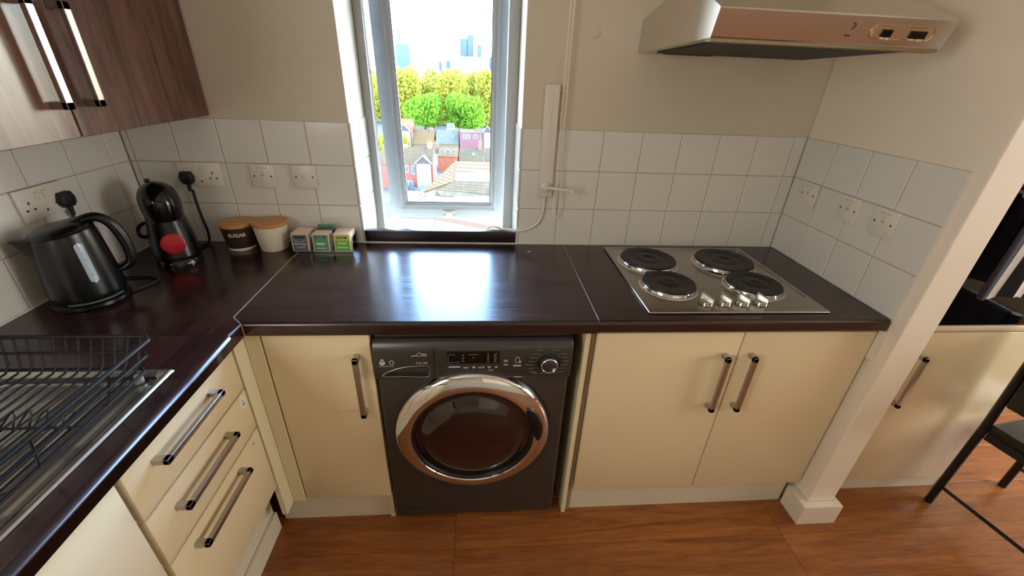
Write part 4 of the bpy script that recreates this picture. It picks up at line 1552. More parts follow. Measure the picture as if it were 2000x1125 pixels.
# SUGAR wrapped on the brown jar
bm = text_bm('SUGAR', 0.0185, 0.0004, 'CENTER', 0.0, 0.0004)
ang0 = math.atan2(CAM.y + 0.066, CAM.x - 0.345) - 0.20
zc = 0.066
for v in bm.verts:
    x_, y_, e_ = v.co.x, v.co.y, v.co.z
    z = zc + y_
    r_ = 0.0475 + (0.058 - 0.0475) * z / 0.092 + 0.0008 + e_
    a = ang0 + x_ / r_
    v.co = (0.345 + r_ * math.cos(a), -0.066 + r_ * math.sin(a), 0.9 + z)
obj('lettering', bm, 'plastic_white', sb)

# ------------------------------------------------------------------ tea holder and sachets
TX0, TX1, TYF, TYB = 0.5400, 0.7690, -0.116, -0.022
th = thing('tea_bag_holder', 'clear acrylic three-bay tea bag holder by the window', 'holder', ((TX0 + TX1) / 2, (TYF + TYB) / 2, 0.9))
obj('tray', mbox(TX0, TX1, TYF, TYB, 0.9003, 0.9028), 'acrylic', th)
xs = [TX0 + 0.0012, TX0 + 0.0765, TX0 + 0.1530, TX1 - 0.0012]
for x in xs:
    bm = bmesh.new()
    prism(bm, [(TYF, 0.903), (TYB, 0.903), (TYB, 0.962), (TYF + 0.02, 0.955)], 0, x - 0.001, x + 0.001)
    obj('divider', bm, 'acrylic', th)
obj('front_lip', mbox(TX0, TX1, TYF, TYF + 0.002, 0.9028, 0.912), 'acrylic', th)
obj('back_wall', mbox(TX0, TX1, TYB - 0.002, TYB, 0.9028, 0.958), 'acrylic', th)
kinds = [('tea_grey', 'tea_black', 'tea bag in a grey envelope', 'left'),
         ('tea_green', 'tea_black', 'tea bag in a teal green envelope', 'middle'),
         ('tea_lime', 'tea_black', 'tea bag in a lime green envelope', 'right')]
sw_, shh = 0.0615, 0.070
proto_me = {}
for b in range(3):
    xm = (xs[b] + xs[b + 1]) / 2
    n_s = 9 if b != 1 else 6
    for k in range(n_s):
        yk = TYF + 0.0065 + k * 0.0082
        lift = 0.0
        t = thing('tea_bag', None, 'tea bag', (xm + random.uniform(-0.0012, 0.0012), yk, 0.903), 0, 'tea bags in the clear holder')
        lean = math.radians(-3)
        if b not in proto_me:
            bm = bmesh.new()
            box(bm, -sw_ / 2, sw_ / 2, -0.0031, 0.0031, 0.0, shh, bev=0.0014, seg=1)
            me = bpy.data.meshes.new('envelope')
            bm.to_mesh(me)
            bm.free()
            me.materials.append(MATS['paper'])
            proto_me[b] = me
        e = bpy.data.objects.new('envelope', proto_me[b])
        C.objects.link(e)
        e.parent = t
        e.rotation_euler = (lean, 0, 0)
        if k == 0:
            pos_word = ['in the left bay of the holder', 'in the middle bay of the holder', 'in the right bay of the holder'][b]
            t['label'] = 'front ' + kinds[b][2] + ' ' + pos_word
            lb = obj('print', xform(mbox(-sw_ / 2 + 0.004, sw_ / 2 - 0.004, -0.0036, -0.0030, 0.004, shh - 0.004), Matrix.Rotation(lean, 4, 'X')), kinds[b][0], t, world=False)
            obj('header', xform(mbox(-0.0175, 0.0175, -0.0040, -0.0034, 0.053, 0.0605), Matrix.Rotation(lean, 4, 'X')), kinds[b][1], lb, world=False)
            bm = bmesh.new()
            if b == 0:
                box(bm, -0.023, -0.003, -0.0040, -0.0034, 0.029, 0.033)
                box(bm, 0.001, 0.023, -0.0040, -0.0034, 0.028, 0.032)
                tube(bm, catmull([(-0.022, -0.0037, 0.048), (-0.012, -0.0037, 0.041), (0.0, -0.0037, 0.0385), (0.012, -0.0037, 0.041), (0.022, -0.0037, 0.048)], 5), 0.0009, 5)
                box(bm, -0.015, 0.015, -0.0040, -0.0034, 0.017, 0.0195)
            elif b == 1:
                box(bm, -0.0165, 0.0135, -0.0040, -0.0034, 0.028, 0.0355)
                box(bm, -0.018, 0.018, -0.0040, -0.0034, 0.013, 0.016)
            else:
                box(bm, -0.014, 0.014, -0.0040, -0.0034, 0.032, 0.0375)
                box(bm, -0.019, 0.019, -0.0040, -0.0034, 0.016, 0.0205)
            obj('motif', xform(bm, Matrix.Rotation(lean, 4, 'X')), ['print_grey', 'tea_pale', 'tea_pale'][b], lb, world=False)
            bm = bmesh.new()
            for q in range(7):
                w_ = [0.003, 0.0032, 0.0022, 0.0034, 0.0028, 0.003, 0.0026][q]
                box(bm, -0.0125 + q * 0.0036, -0.0125 + q * 0.0036 + w_ * 0.8, -0.0044, -0.0039, 0.0545, 0.0590 - 0.0008 * (q % 2))
            if b > 0:
                obj('header_print', xform(bm, Matrix.Rotation(lean, 4, 'X')), 'print_grey', lb, world=False)
            else:
                bm.free()
            if b == 2:
                obj('header_band', xform(mbox(-sw_ / 2 + 0.004, sw_ / 2 - 0.004, -0.0038, -0.0030, 0.045, shh - 0.003), Matrix.Rotation(lean, 4, 'X')), 'tea_yellow', lb, world=False)
        else:
            t['label'] = ['cream tea bag envelope stacked behind the grey one', 'cream tea bag envelope stacked behind the teal one', 'cream tea bag envelope stacked behind the lime one'][b]
            t['group'] = ['tea bags behind the grey one', 'tea bags behind the teal one', 'tea bags behind the lime one'][b]
# odd taller dark bags at the back of the middle bay
for k in range(2):
    t = thing('tea_bag', ['dark green tea bag standing tall at the back of the middle bay', 'dark grey tea bag in front of the tall green one'][1 - k], 'tea bag', ((xs[1] + xs[2]) / 2 + 0.002, -0.052 + 0.014 * k, 0.903), 0, 'tea bags in the clear holder')
    obj('envelope', mbox(-sw_ / 2, sw_ / 2, -0.003, 0.003, 0.0, 0.078 + 0.006 * k, bev=0.0014, seg=1), ['tea_slate', 'tea_green'][k], t, world=False)

# ------------------------------------------------------------------ sink and dish rack
snk = thing('sink', 'stainless steel sink with a ridged drainer in the left worktop', 'sink', (0.3, -1.45, 0.9))
SX0, SX1, SY0, SY1 = 0.050, 0.549, -2.09, -0.812
bm = bmesh.new()
# rim and drainer surface as a height field, bowl beyond the drainer
nx, ny = 46, 56
dy1, dy0 = SY1 - 0.040, -1.42
verts = {}
def sink_z(x, y):
    e = min(x - SX0, SX1 - x, SY1 - y, y - SY0)
    if e < 0.002:
        return 0.9012
    if e < 0.012:
        return 0.9052
    if e < 0.028:
        return 0.9050 - 0.0075 * (e - 0.012) / 0.016
    return None
xs_ = [SX0, SX0 + 0.0025, SX0 + 0.012, SX0 + 0.028] + [SX0 + 0.030 + (SX1 - SX0 - 0.060) * i / 72 for i in range(73)] + [SX1 - 0.028, SX1 - 0.012, SX1 - 0.0025, SX1]
ys_ = [SY1, SY1 - 0.0025, SY1 - 0.012, SY1 - 0.028] + [SY1 - 0.030 - 0.02 * i for i in range(31)]
y_end = ys_[-1]
grid = []
for yy in ys_:
    rowv = []
    for xx in xs_:
        e = min(xx - SX0, SX1 - xx, SY1 - yy)
        if e < 0.002:
            z = 0.9012
        elif e < 0.0121:
            z = 0.9055
        else:
            f = min(1.0, (e - 0.012) / 0.016)
            z = 0.9055 - 0.009 * f - 0.006 * max(0.0, (SY1 - yy) / 0.6) * f
            if e > 0.029:
                inn = min(1.0, (e - 0.029) / 0.03)
                ph = (xx - SX0 - 0.06) / 0.0235
                z += 0.0032 * inn * max(0.0, math.cos(2 * PI * ph)) ** 2
        rowv.append(bm.verts.new((xx, yy, z)))
    grid.append(rowv)
for A, B in zip(grid[:-1], grid[1:]):
    for k in range(len(xs_) - 1):
        bm.faces.new([A[k], B[k], B[k + 1], A[k + 1]])
bmesh.ops.recalc_face_normals(bm, faces=bm.faces[:])
for f in bm.faces:
    if f.normal.z < 0:
        f.normal_flip()
obj('drainer', bm, 'steel_y', snk, True, angle=60)
bm = bmesh.new()
bx0, bx1, by0, by1 = SX0 + 0.04, SX1 - 0.04, SY0 + 0.05, y_end - 0.02
loops = []
for (ins, z) in ((-0.04, 0.9012), (-0.035, 0.905), (0.0, 0.900), (0.004, 0.86), (0.02, 0.74), (0.05, 0.732)):
    loops.append([bm.verts.new(p) for p in ((bx0 + ins, by0 + ins, z), (bx1 - ins, by0 + ins, z), (bx1 - ins, by1 - ins if ins > -0.001 else y_end, z if ins > -0.001 else 0.898), (bx0 + ins, by1 - ins if ins > -0.001 else y_end, z if ins > -0.001 else 0.898))])
for A, B in zip(loops[:-1], loops[1:]):
    for k in range(4):
        bm.faces.new([A[k], A[(k + 1) % 4], B[(k + 1) % 4], B[k]])
bm.faces.new(loops[-1])
obj('bowl', bm, 'steel_y', snk, True)

rk = thing('dish_rack', 'black wire dish rack standing on the sink drainer', 'dish rack', (0.33, -1.03, 0.905))
RX0, RX1, RY0, RY1 = 0.135, 0.512, -1.28, -0.832
rb_, rtz = 0.922, 0.992
def flare(x, y, z):
    k = (z - rb_) / (rtz - rb_)
    fx = (x - (RX0 + RX1) / 2) / ((RX1 - RX0) / 2)
    fy = (y - (RY0 + RY1) / 2) / ((RY1 - RY0) / 2)
    return Vector((x + 0.018 * k * fx, y + 0.024 * k * fy, z))
def rect_loop(z):
    c = 0.014
    base = [(RX0 + c, RY0), (RX1 - c, RY0), (RX1, RY0 + c), (RX1, RY1 - c), (RX1 - c, RY1), (RX0 + c, RY1), (RX0, RY1 - c), (RX0, RY0 + c)]
    return [flare(x, y, z) for x, y in base]
obj('top_rail', tube(bmesh.new(), rect_loop(rtz), 0.0046, 8, closed=True), 'black_wire', rk, True)
obj('middle_rail', tube(bmesh.new(), rect_loop(rb_ + 0.036), 0.0032, 8, closed=True), 'black_wire', rk, True)
obj('bottom_rail', tube(bmesh.new(), rect_loop(rb_), 0.0038, 8, closed=True), 'black_wire', rk, True)
nW = 15
for k in range(nW):          # basket wires running front to back, up both end walls
    x = RX0 + 0.022 + (RX1 - RX0 - 0.044) * k / (nW - 1)
    pts = [flare(x, RY0, rtz), flare(x, RY0, rb_ + 0.01), (x, RY0 + 0.01, rb_ - 0.002), (x, RY1 - 0.01, rb_ - 0.002), flare(x, RY1, rb_ + 0.01), flare(x, RY1, rtz)]
    obj('basket_wire', tube(bmesh.new(), pts, 0.0024, 6), 'black_wire', rk, True)
for k in range(6):           # side uprights
    y = RY0 + 0.04 + (RY1 - RY0 - 0.08) * k / 5
    for xx, sgn in ((RX0, 1), (RX1, -1)):
        if k % 2 == 0 or xx == RX0:
            obj('side_wire', tube(bmesh.new(), [flare(xx, y, rtz), flare(xx, y, rb_), (xx + sgn * 0.01, y, rb_ - 0.002)], 0.0024, 6), 'black_wire', rk, True)
for yw in (-1.005, -1.145):  # plate dividers: coiled wire between two bars
    bm = bmesh.new()
    pts = []
    for k in range(150):
        t_ = k / 149
        x = RX0 + 0.01 + (RX1 - RX0 - 0.02) * t_
        a = 2 * PI * 13 * t_
        pts.append((x + 0.010 * math.sin(a), yw + 0.012 * math.cos(a), rb_ + 0.020 + 0.016 * math.sin(a + 0.7)))
    tube(bm, pts, 0.0018, 6)
    obj('plate_coil', bm, 'black_wire', rk, True)
    obj('cross_bar', tube(bmesh.new(), [(RX0, yw, rb_), (RX1, yw, rb_)], 0.0026, 6), 'black_wire', rk, True)
for (fx, fy) in ((RX0 + 0.02, RY0 + 0.03), (RX1 - 0.012, RY0 + 0.03), (RX0 + 0.02, RY1 - 0.02), (RX1 - 0.012, RY1 - 0.02)):
    obj('foot', lathe(bmesh.new(), [(0.0, 0.0), (0.0085, 0.001), (0.0095, 0.010), (0.006, 0.020), (0.0, 0.024)], fx, fy, 0.8985, 14), 'print_dim', rk, True)

# small crumb on the middle worktop
tag(obj('crumb', xform(lathe(bmesh.new(), [(0.0, 0.0), (0.006, 0.0005), (0.005, 0.0025), (0.0, 0.003)], 0, 0, 0, 7), Matrix.Translation((1.447, -0.088, 0.9002)) @ Matrix.Diagonal((1.3, 0.7, 1, 1))), 'crumb'), 'tiny pale crumb on the worktop right of the window', 'crumb')

# ------------------------------------------------------------------ oven housing beyond the post
ov = thing('oven_housing', 'tall cream oven housing with black glass front beyond the post', 'cabinet', (2.98, -0.25, 0))
OX0, OX1, OY = 2.668, 3.262, -0.560
bm = bmesh.new()
box(bm, OX0, OX0 + 0.018, OY + 0.02, 0.0, 0.0, 2.1)
box(bm, OX1 - 0.018, OX1, OY + 0.02, 0.0, 0.0, 2.1)
box(bm, OX0 + 0.018, OX1 - 0.018, OY + 0.03, 0.0, 0.80, 0.818)
box(bm, OX0 + 0.018, OX1 - 0.018, OY + 0.03, 0.0, 0.09, 0.106)
box(bm, OX0 + 0.018, OX1 - 0.018, -0.02, 0.0, 0.106, 2.1)
box(bm, OX0, OX1, OY + 0.02, 0.0, 2.1, 2.118)
obj('carcass', bm, 'cream_carcass', ov)
d = obj('door', mbox(OX0 + 0.002, OX1 - 0.002, OY, OY + 0.019, 0.085, 0.818, bev=0.003), 'cream_door', ov, True)
bm = bmesh.new()
bar_handle(bm, (2.757, OY, 0.512), (2.757, OY, 0.735), (0, -1, 0), w=0.014)
obj('handle', bm, 'handle_metal', d)
obj('rail', mbox(OX0 + 0.001, OX1 - 0.001, OY - 0.004, OY + 0.02, 0.824, 0.845, bev=0.003), 'cream_door', ov, True)
obj('plinth', mbox(OX0, OX1, -0.536, -0.520, 0.0, 0.084), 'plinth', ov)
obj('top_door', mbox(OX0 + 0.002, OX1 - 0.002, OY, OY + 0.019, 1.462, 2.112, bev=0.003), 'cream_door', ov, True)
on = thing('oven', 'black glass built-in oven in the tall cream housing', 'oven', (2.965, -0.3, 0.848))
obj('body', mbox(OX0 + 0.02, OX1 - 0.02, OY + 0.022, -0.05, 0.848, 1.455), 'black_matt', on)
obj('door_glass', mbox(OX0 + 0.004, OX1 - 0.004, OY - 0.002, OY + 0.021, 0.848, 1.335, bev=0.002), 'black_glass', on)
obj('control_panel', mbox(OX0 + 0.004, OX1 - 0.004, OY - 0.002, OY + 0.021, 1.340, 1.455, bev=0.002), 'black_glass', on)
bm = bmesh.new()
tube(bm, [(OX0 + 0.06, OY - 0.045, 1.295), (OX1 - 0.06, OY - 0.045, 1.295)], 0.008, 12)
tube(bm, [(OX0 + 0.09, OY - 0.045, 1.295), (OX0 + 0.09, OY - 0.001, 1.295)], 0.006, 10)
tube(bm, [(OX1 - 0.09, OY - 0.045, 1.295), (OX1 - 0.09, OY - 0.001, 1.295)], 0.006, 10)
obj('handle', bm, 'handle_metal', on, True)

# striped cloth hung over the oven handle
tw = thing('striped_towel', 'grey and black striped cloth hanging in front of the oven glass', 'towel', (2.97, OY - 0.045, 0.95))
stripes = [('towel_dark', 0.0), ('towel_light', 0.045), ('towel_dark', 0.078), ('towel_light', 0.112), ('towel_dark', 0.165), ('towel_light', 0.192), ('towel_dark', 0.232), ('towel_light', 0.255), ('towel_dark', 0.29), ('towel_light', 0.31), ('towel_dark', 0.36)]
TWX = 2.745
for i in range(len(stripes) - 1):
    a0, a1 = stripes[i][1], stripes[i + 1][1]
    bm = bmesh.new()
    for side in (0, 1):
        pass
    nu, nv = 5, 26
    L_front, L_back = 0.385, 0.22
    for layer in (0.0, 0.0022):
        rws = []
        for j in range(nv + 1):
            s_ = j / nv
            rw = []
            for q in range(nu + 1):
                u_ = a0 + (a1 - a0) * q / nu
                drop = s_ * L_front
                pinch = 1.0 - 0.10 * (1 - s_)
                wav = 0.010 * math.sin(u_ * 62 + 0.6) * s_ + 0.004 * math.sin(u_ * 130) * s_
                if j < 5:      # over the bar
                    an = PI * (1 - j / 5) * 0.9
                    yy = OY - 0.045 + 0.0105 * math.cos(PI - an) * -1 - 0.0 if False else OY - 0.045 - 0.0105 * math.cos(an)
                    zz = 1.295 + 0.0105 * math.sin(an)
                else:
                    yy = OY - 0.0575 - wav * 0.8
                    zz = 1.295 - (drop - 5 / nv * L_front) * (1 + 0.02 * math.sin(u_ * 40))
                xx = TWX + 0.18 + (u_ - 0.18) * pinch
                rw.append(bm.verts.new((xx, yy - layer, zz)))
            rws.append(rw)
        for A, B in zip(rws[:-1], rws[1:]):
            for q in range(nu):
                bm.faces.new([A[q], A[q + 1], B[q + 1], B[q]])
    obj('stripe', bm, stripes[i][0], tw, True)

# ------------------------------------------------------------------ chair at the right edge
chr_ = thing('chair', 'black metal chair at the right edge of the room', 'chair', (3.138, -0.608, 0), math.radians(9))
def leg(pts, r=0.014):
    return obj('leg', tube(bmesh.new(), pts, r, 12), 'black_satin', chr_, True, world=False)
leg([(0, 0, 0), (0.004, 0, 0.42), (-0.03, 0, 0.86)])
leg([(0, -0.42, 0), (0.004, -0.42, 0.42), (-0.03, -0.42, 0.86)])
leg([(0.415, -0.01, 0), (0.40, -0.01, 0.41)])
leg([(0.415, -0.41, 0), (0.40, -0.41, 0.41)])
obj('rung', tube(bmesh.new(), [(0.002, 0.0, 0.095), (0.002, -0.42, 0.095)], 0.007, 8), 'black_satin', chr_, True, world=False)
obj('rung', tube(bmesh.new(), [(0.412, -0.01, 0.12), (0.412, -0.41, 0.12)], 0.007, 8), 'black_satin', chr_, True, world=False)
obj('seat', mbox(0.0, 0.42, -0.425, -0.005, 0.405, 0.445, bev=0.012, seg=3), 'black_satin', chr_, True, world=False)
obj('seat_apron', mbox(0.008, 0.40, -0.412, -0.014, 0.375, 0.405), 'black_matt', chr_, world=False)
obj('backrest', xform(mbox(-0.012, 0.010, -0.405, -0.015, -0.16, 0.16, bev=0.008), Matrix.Translation((-0.018, 0, 0.70)) @ Matrix.Rotation(-0.08, 4, 'Y')), 'black_satin', chr_, True, world=False)

# ceiling lamp of the room
lamp = thing('ceiling_lamp', 'round white ceiling lamp behind the viewer', 'lamp', (2.6, -2.6, ZR - 0.09))
obj('shade', lathe(bmesh.new(), [(0.0, 0.0), (0.10, 0.006), (0.16, 0.03), (0.18, 0.07), (0.18, 0.085)], 2.6, -2.6, ZR - 0.09, 32), 'lamp_shade', lamp, True)

# ------------------------------------------------------------------ outside
GZ = -24.5
tag(obj('ground', mbox(-260, 260, 20, 1600, GZ - 0.5, GZ), 'asphalt'), 'pale streets and yards far below the window', None, kind='structure')

def wall_box(bm, x0, x1, y0, y1, z0, z1):
    return box(bm, x0, x1, y0, y1, z0, z1)

def house(label, u0, u1, v_eave, v_ridge, Y, depth, wallm, roofm, windows=(), gable=None, chims=(), skylights=(), name='terraced_house'):
    um = (u0 + u1) / 2
    x0, x1 = at(u0, v_eave, Y).x, at(u1, v_eave, Y).x
    ze = at(um, v_eave, Y).z
    zr = at(um, v_ridge, Y + depth / 2).z
    t = thing(name, label, 'house', ((x0 + x1) / 2, Y + depth / 2, GZ), 0, 'terraced houses below the window')
    obj('walls', mbox(x0, x1, Y, Y + depth, GZ, ze), wallm, t)
    bm = bmesh.new()
    prism(bm, [(Y - 0.3, ze - 0.05), (Y + depth / 2, zr), (Y + depth + 0.3, ze - 0.05)], 0, x0, x1)
    rf = obj('roof', bm, roofm, t)
    for (a, b, c, d_) in windows:
        p0, p1 = at(a, b, Y), at(c, d_, Y)
        w = obj('window', mbox(p0.x, p1.x, Y - 0.10, Y + 0.05, p1.z, p0.z), 'render_white', t)
        fw = (p1.x - p0.x) * 0.16
        nmull = 2 if (p1.x - p0.x) > 1.4 else 1
        for q in range(nmull):
            xa = p0.x + fw + (p1.x - p0.x - fw) * q / nmull
            xb = p0.x + (p1.x - p0.x - fw) * (q + 1) / nmull
            obj('pane', mbox(xa, xb, Y - 0.14, Y - 0.05, p1.z + (p0.z - p1.z) * 0.12, p1.z + (p0.z - p1.z) * 0.88), 'window_dark', w)
    if gable:
        ga_, gb_, vt, vb_ = gable
        p0, p1 = at(ga_, vb_, Y - 0.9), at(gb_, vb_, Y - 0.9)
        zt = at((ga_ + gb_) / 2, vt, Y - 0.9).z
        obj('bay', mbox(p0.x + 0.2, p1.x - 0.2, Y - 0.9, Y, GZ, p0.z), 'render_white', t)
        bm = bmesh.new()
        prism(bm, [(p0.x, p0.z), ((p0.x + p1.x) / 2, zt), (p1.x, p0.z)], 1, Y - 0.9, Y + 2.5)
        g = obj('gable', bm, 'timber_dark', t)
        bm = bmesh.new()
        m_ = ((p0.x + p1.x) / 2, zt)
        for e in (p0, p1):
            prism(bm, [(e.x, e.z - 0.05), (m_[0], m_[1] - 0.05), (m_[0], m_[1] + 0.25), (e.x + math.copysign(0.3, e.x - m_[0]), e.z + 0.05)], 1, Y - 1.2, Y - 0.9)
        obj('bargeboard', bm, 'render_white', g)
    for (cu, cv) in chims:
        pc = at(cu, cv, Y + depth / 2)
        ch_ = obj('chimney', mbox(pc.x - 0.6, pc.x + 0.6, Y + depth / 2 - 0.5, Y + depth / 2 + 0.5, ze, pc.z), 'brick_tan', t)
        bm = bmesh.new()
        for q in (-0.3, 0.3):
            lathe(bm, [(0.16, 0.0), (0.13, 0.55), (0.0, 0.55)], pc.x + q, Y + depth / 2, pc.z, 8)
        obj('chimney_pot', bm, 'tile_orange', ch_)
    for (su, sv) in skylights:
        dd_ = depth * 0.25
        ps = at(su, sv, Y + dd_)
        obj('skylight', xform(mbox(-0.5, 0.5, -0.6, 0.6, 0, 0.12), Matrix.Translation((ps.x, Y + dd_, ze + (zr - ze) * 0.5 + 0.05)) @ Matrix.Rotation(math.atan2(zr - ze, depth / 2), 4, 'X')), 'window_dark', rf)
    return t

# row nearest the foot of the view
house('red brick house with white gabled bay, lower left of the view', 784.5, 845, 320, 287, 99, 9, 'brick_red', 'slate_grey',
      windows=[(789, 322, 799, 337), (803, 322, 812, 341), (789, 352, 808, 366)], gable=(811, 842, 305, 320), chims=[(791, 282), (839, 277)])
house('grey roofed house at the left window edge, lower row', 740, 781, 320, 288, 99, 9, 'brick_red', 'slate_grey', windows=[(762, 322, 772, 338)])
house('orange tiled house with three small white windows', 855, 894, 305, 288, 118, 8, 'tile_orange', 'slate_tan',
      windows=[(860, 291.5, 866, 299.5), (870, 292, 880, 300), (884, 292, 890, 300)], chims=[(852, 279)])
house('grey slate roof right of the orange house', 897, 944, 314, 290, 118, 8, 'render_white', 'slate_grey', chims=[(938, 276)], skylights=[(925, 300)])
house('grey slate roof at the right edge of the pane', 947, 1010, 314, 290, 118, 8, 'brick_plum', 'slate_grey')
# second row
house('white bay fronted house below the left trees', 760, 804, 258, 232, 150, 9, 'brick_tan', 'tile_orange', windows=[(776, 256, 791, 266)], gable=(777, 801, 244, 256), chims=[(801, 243)])
house('tan tiled roof house in the second row', 806, 848, 281, 253, 150, 9, 'brick_tan', 'slate_tan', chims=[(812, 248), (842, 250)])
house('blue slate roof house in the second row', 851, 896, 281, 254, 150, 9, 'brick_tan', 'slate_blue', chims=[(890, 251)], skylights=[(862, 262), (884, 262)])
house('plum brick house with white windows in the second row', 898, 938, 259, 254, 150, 9, 'brick_plum', 'slate_grey', windows=[(904, 261.5, 918, 271), (925, 262.5, 933, 271)], chims=[(932, 252)])
house('plum brick house at the right in the second row', 941, 1000, 260, 255, 150, 9, 'brick_plum', 'slate_grey', windows=[(946, 263, 953, 271), (961, 263, 968, 271)], gable=(944, 960, 247, 259))
house('pale gabled cottage beneath the round trees', 872, 886, 248, 240, 178, 8, 'render_white', 'slate_blue', name='cottage')

# near block with slate slopes and white flat strips
nb = thing('near_block', 'near building with slate slopes and white flat roof strips', 'building', (6, 66, GZ))
def quad_slab(name, pts, m, th=0.4):
    bm = bmesh.new()
    lo = [bm.verts.new((p.x, p.y, p.z - th)) for p in pts]
    hi = [bm.verts.new((p.x, p.y, p.z)) for p in pts]
    bm.faces.new(hi)
    bm.faces.new(lo[::-1])
    n = len(pts)
    for i in range(n):
        bm.faces.new([lo[i], lo[(i + 1) % n], hi[(i + 1) % n], hi[i]])
    bmesh.ops.recalc_face_normals(bm, faces=bm.faces[:])
    return obj(name, bm, m, nb)
quad_slab('roof_slope', [at(889, 336, 76), at(1040, 336, 76), at(1040, 316, 82), at(889, 315, 82)], 'slate_tan')
quad_slab('roof_hip', [at(826, 374, 70), at(889, 353, 72.2), at(889, 315, 82)], 'slate_tan')
quad_slab('flat_roof', [at(889, 353, 72), at(1040, 353, 72), at(1040, 336.5, 75.8), at(889, 336.5, 75.8)], 'white_roofing')
quad_slab('roof_slope', [at(862, 383, 66.5), at(1040, 383, 66.5), at(1040, 353.5, 71.8), at(889, 353.5, 71.8), at(850, 372, 69.5)], 'slate_grey')
quad_slab('flat_roof', [at(885, 420, 60), at(1040, 420, 60), at(1040, 383.5, 66.2), at(885, 383.5, 66.2)], 'white_roofing')
quad_slab('flat_roof', [at(800, 425, 59), at(884, 425, 59), at(884, 384, 66.0), at(862, 384, 66.0), at(826, 376, 69.5), at(812, 392, 64.5)], 'brick_pave')
quad_slab('terrace', [at(850, 470, 50), at(1060, 470, 50), at(1060, 426, 58.5), at(850, 426, 58.5)], 'brick_pave')
quad_slab('flat_roof', [at(720, 470, 50), at(849, 470, 50), at(849, 427, 58.5), at(720, 427, 58.5)], 'white_roofing')
pz = at(950, 420, 60).z
obj('walls', mbox(at(860, 400, 66).x, 40, 60, 82, GZ, at(950, 420, 60).z - 1.2), 'brick_tan', nb)
obj('walls', mbox(at(850, 440, 56).x, 40, 48, 60, GZ, at(950, 470, 50).z - 1.0), 'brick_tan', nb)
# white van and cars in the yard
def vehicle(label, u, v, w, l, h, m, kind):
    d_ = raydir(u, v)
    p = CAM + d_ * ((GZ + 0.3 - CAM.z) / d_.z)
    t = thing(kind, label, kind, (p.x, p.y, GZ), math.radians(14))
    bm = loft(bmesh.new(), [(0.35, 0, 0, l / 2, w / 2, 5), (h * 0.5, 0, 0, l / 2, w / 2, 5), (h * 0.62, 0, 0, l / 2 * 0.98, w / 2, 5), (h, -l * 0.06, 0, l / 2 * (0.85 if kind == 'van' else 0.55), w / 2 * 0.86, 5)], 24)
    obj('body', bm, m, t, True, world=False)
    obj('windscreen', xform(mbox(-0.05, 0.05, -w * 0.36, w * 0.36, -h * 0.13, h * 0.13), Matrix.Translation((l / 2 * (0.9 if kind == 'van' else 0.72), 0, h * 0.78)) @ Matrix.Rotation(-0.5, 4, 'Y')), 'car_dark', t, world=False)
    for sx_ in (-1, 1):
        for sy_ in (-1, 1):
            bm = lathe(bmesh.new(), [(0.0, 0.0), (0.34, 0.0), (0.34, 0.22), (0.0, 0.22)], sx_ * l * 0.32, sy_ * (w / 2) + 0.11, 0.34, 14, axis=1)
            obj('wheel', bm, 'black_matt', t, world=False)
vehicle('white van parked in the yard below the window', 800, 392, 2.0, 5.4, 2.2, 'car_white', 'van')
vehicle('white car parked beside the brick house', 838, 381, 1.8, 4.4, 1.5, 'car_white', 'car')
vehicle('dark car parked in front of the brick house', 797, 374, 1.8, 4.4, 1.5, 'car_dark', 'car')

# trees
def tree(label, u, v_top, v_bot, half_px, Y, lm, n_leaf, lsize, group, squash=1.0):
    pt, pb = at(u, v_top, Y), at(u, v_bot, Y)
    r = abs(at(u + half_px, (v_top + v_bot) / 2, Y).x - at(u, (v_top + v_bot) / 2, Y).x)
    hz = (pt.z - pb.z) / 2
    cxx, czz = (pt.x + pb.x) / 2, (pt.z + pb.z) / 2
    t = thing('tree', label, 'tree', (cxx, Y, GZ), 0, group)
    rnd = random.Random(int(u * 13 + Y))
    lobes = []
    for i in range(16):
        a = rnd.uniform(0, 2 * PI)
        s = rnd.uniform(-0.85, 0.85)
        q = math.sqrt(1 - s * s)
        lobes.append((cxx + r * 0.55 * q * math.cos(a), Y + r * 0.55 * q * math.sin(a), czz + hz * 0.66 * s, rnd.uniform(0.40, 0.56)))
    vv, ff = [], []
    for i in range(n_leaf):
        lx, ly, lz, lr = lobes[rnd.randrange(len(lobes))]
        a = rnd.uniform(0, 2 * PI)
        s = rnd.uniform(-1, 1)
        q = math.sqrt(1 - s * s)
        k = lr * rnd.uniform(0.75, 1.05)
        c = Vector((lx + r * k * q * math.cos(a), ly + r * k * q * math.sin(a), lz + hz * k * s))
        d1 = Vector((rnd.gauss(0, 1), rnd.gauss(0, 1), rnd.gauss(0, 1))).normalized()
        d2 = d1.cross(Vector((rnd.gauss(0, 1), rnd.gauss(0, 1), rnd.gauss(0, 1)))).normalized()
        sz = lsize * rnd.uniform(0.6, 1.3)
        b = len(vv)
        o_ = Vector((cxx, Y, GZ))
        for (m1, m2) in ((-1, 0), (0, -0.6), (1, 0), (0, 0.6)):
            vv.append(c + d1 * m1 * sz + d2 * m2 * sz - o_)
        ff.append((b, b + 1, b + 2, b + 3))
    me = bpy.data.meshes.new('foliage')
    me.from_pydata(vv, [], ff)
    me.materials.append(MATS[lm])
    fo = bpy.data.objects.new('foliage', me)
    C.objects.link(fo)
    fo.parent = t
    bm = bmesh.new()
    tube(bm, [(cxx, Y, GZ), (cxx + 0.2, Y, GZ + (czz - GZ) * 0.5), (cxx, Y, czz + hz * 0.3)], [0.6, 0.45, 0.15], 8)
    for i in range(5):
        a = 2 * PI * i / 5
        tube(bm, [(cxx, Y, czz - hz * 0.5), (cxx + r * 0.5 * math.cos(a), Y + r * 0.5 * math.sin(a), czz + hz * 0.2)], [0.3, 0.08], 6)
    obj('trunk', bm, 'bark', t)
    return t
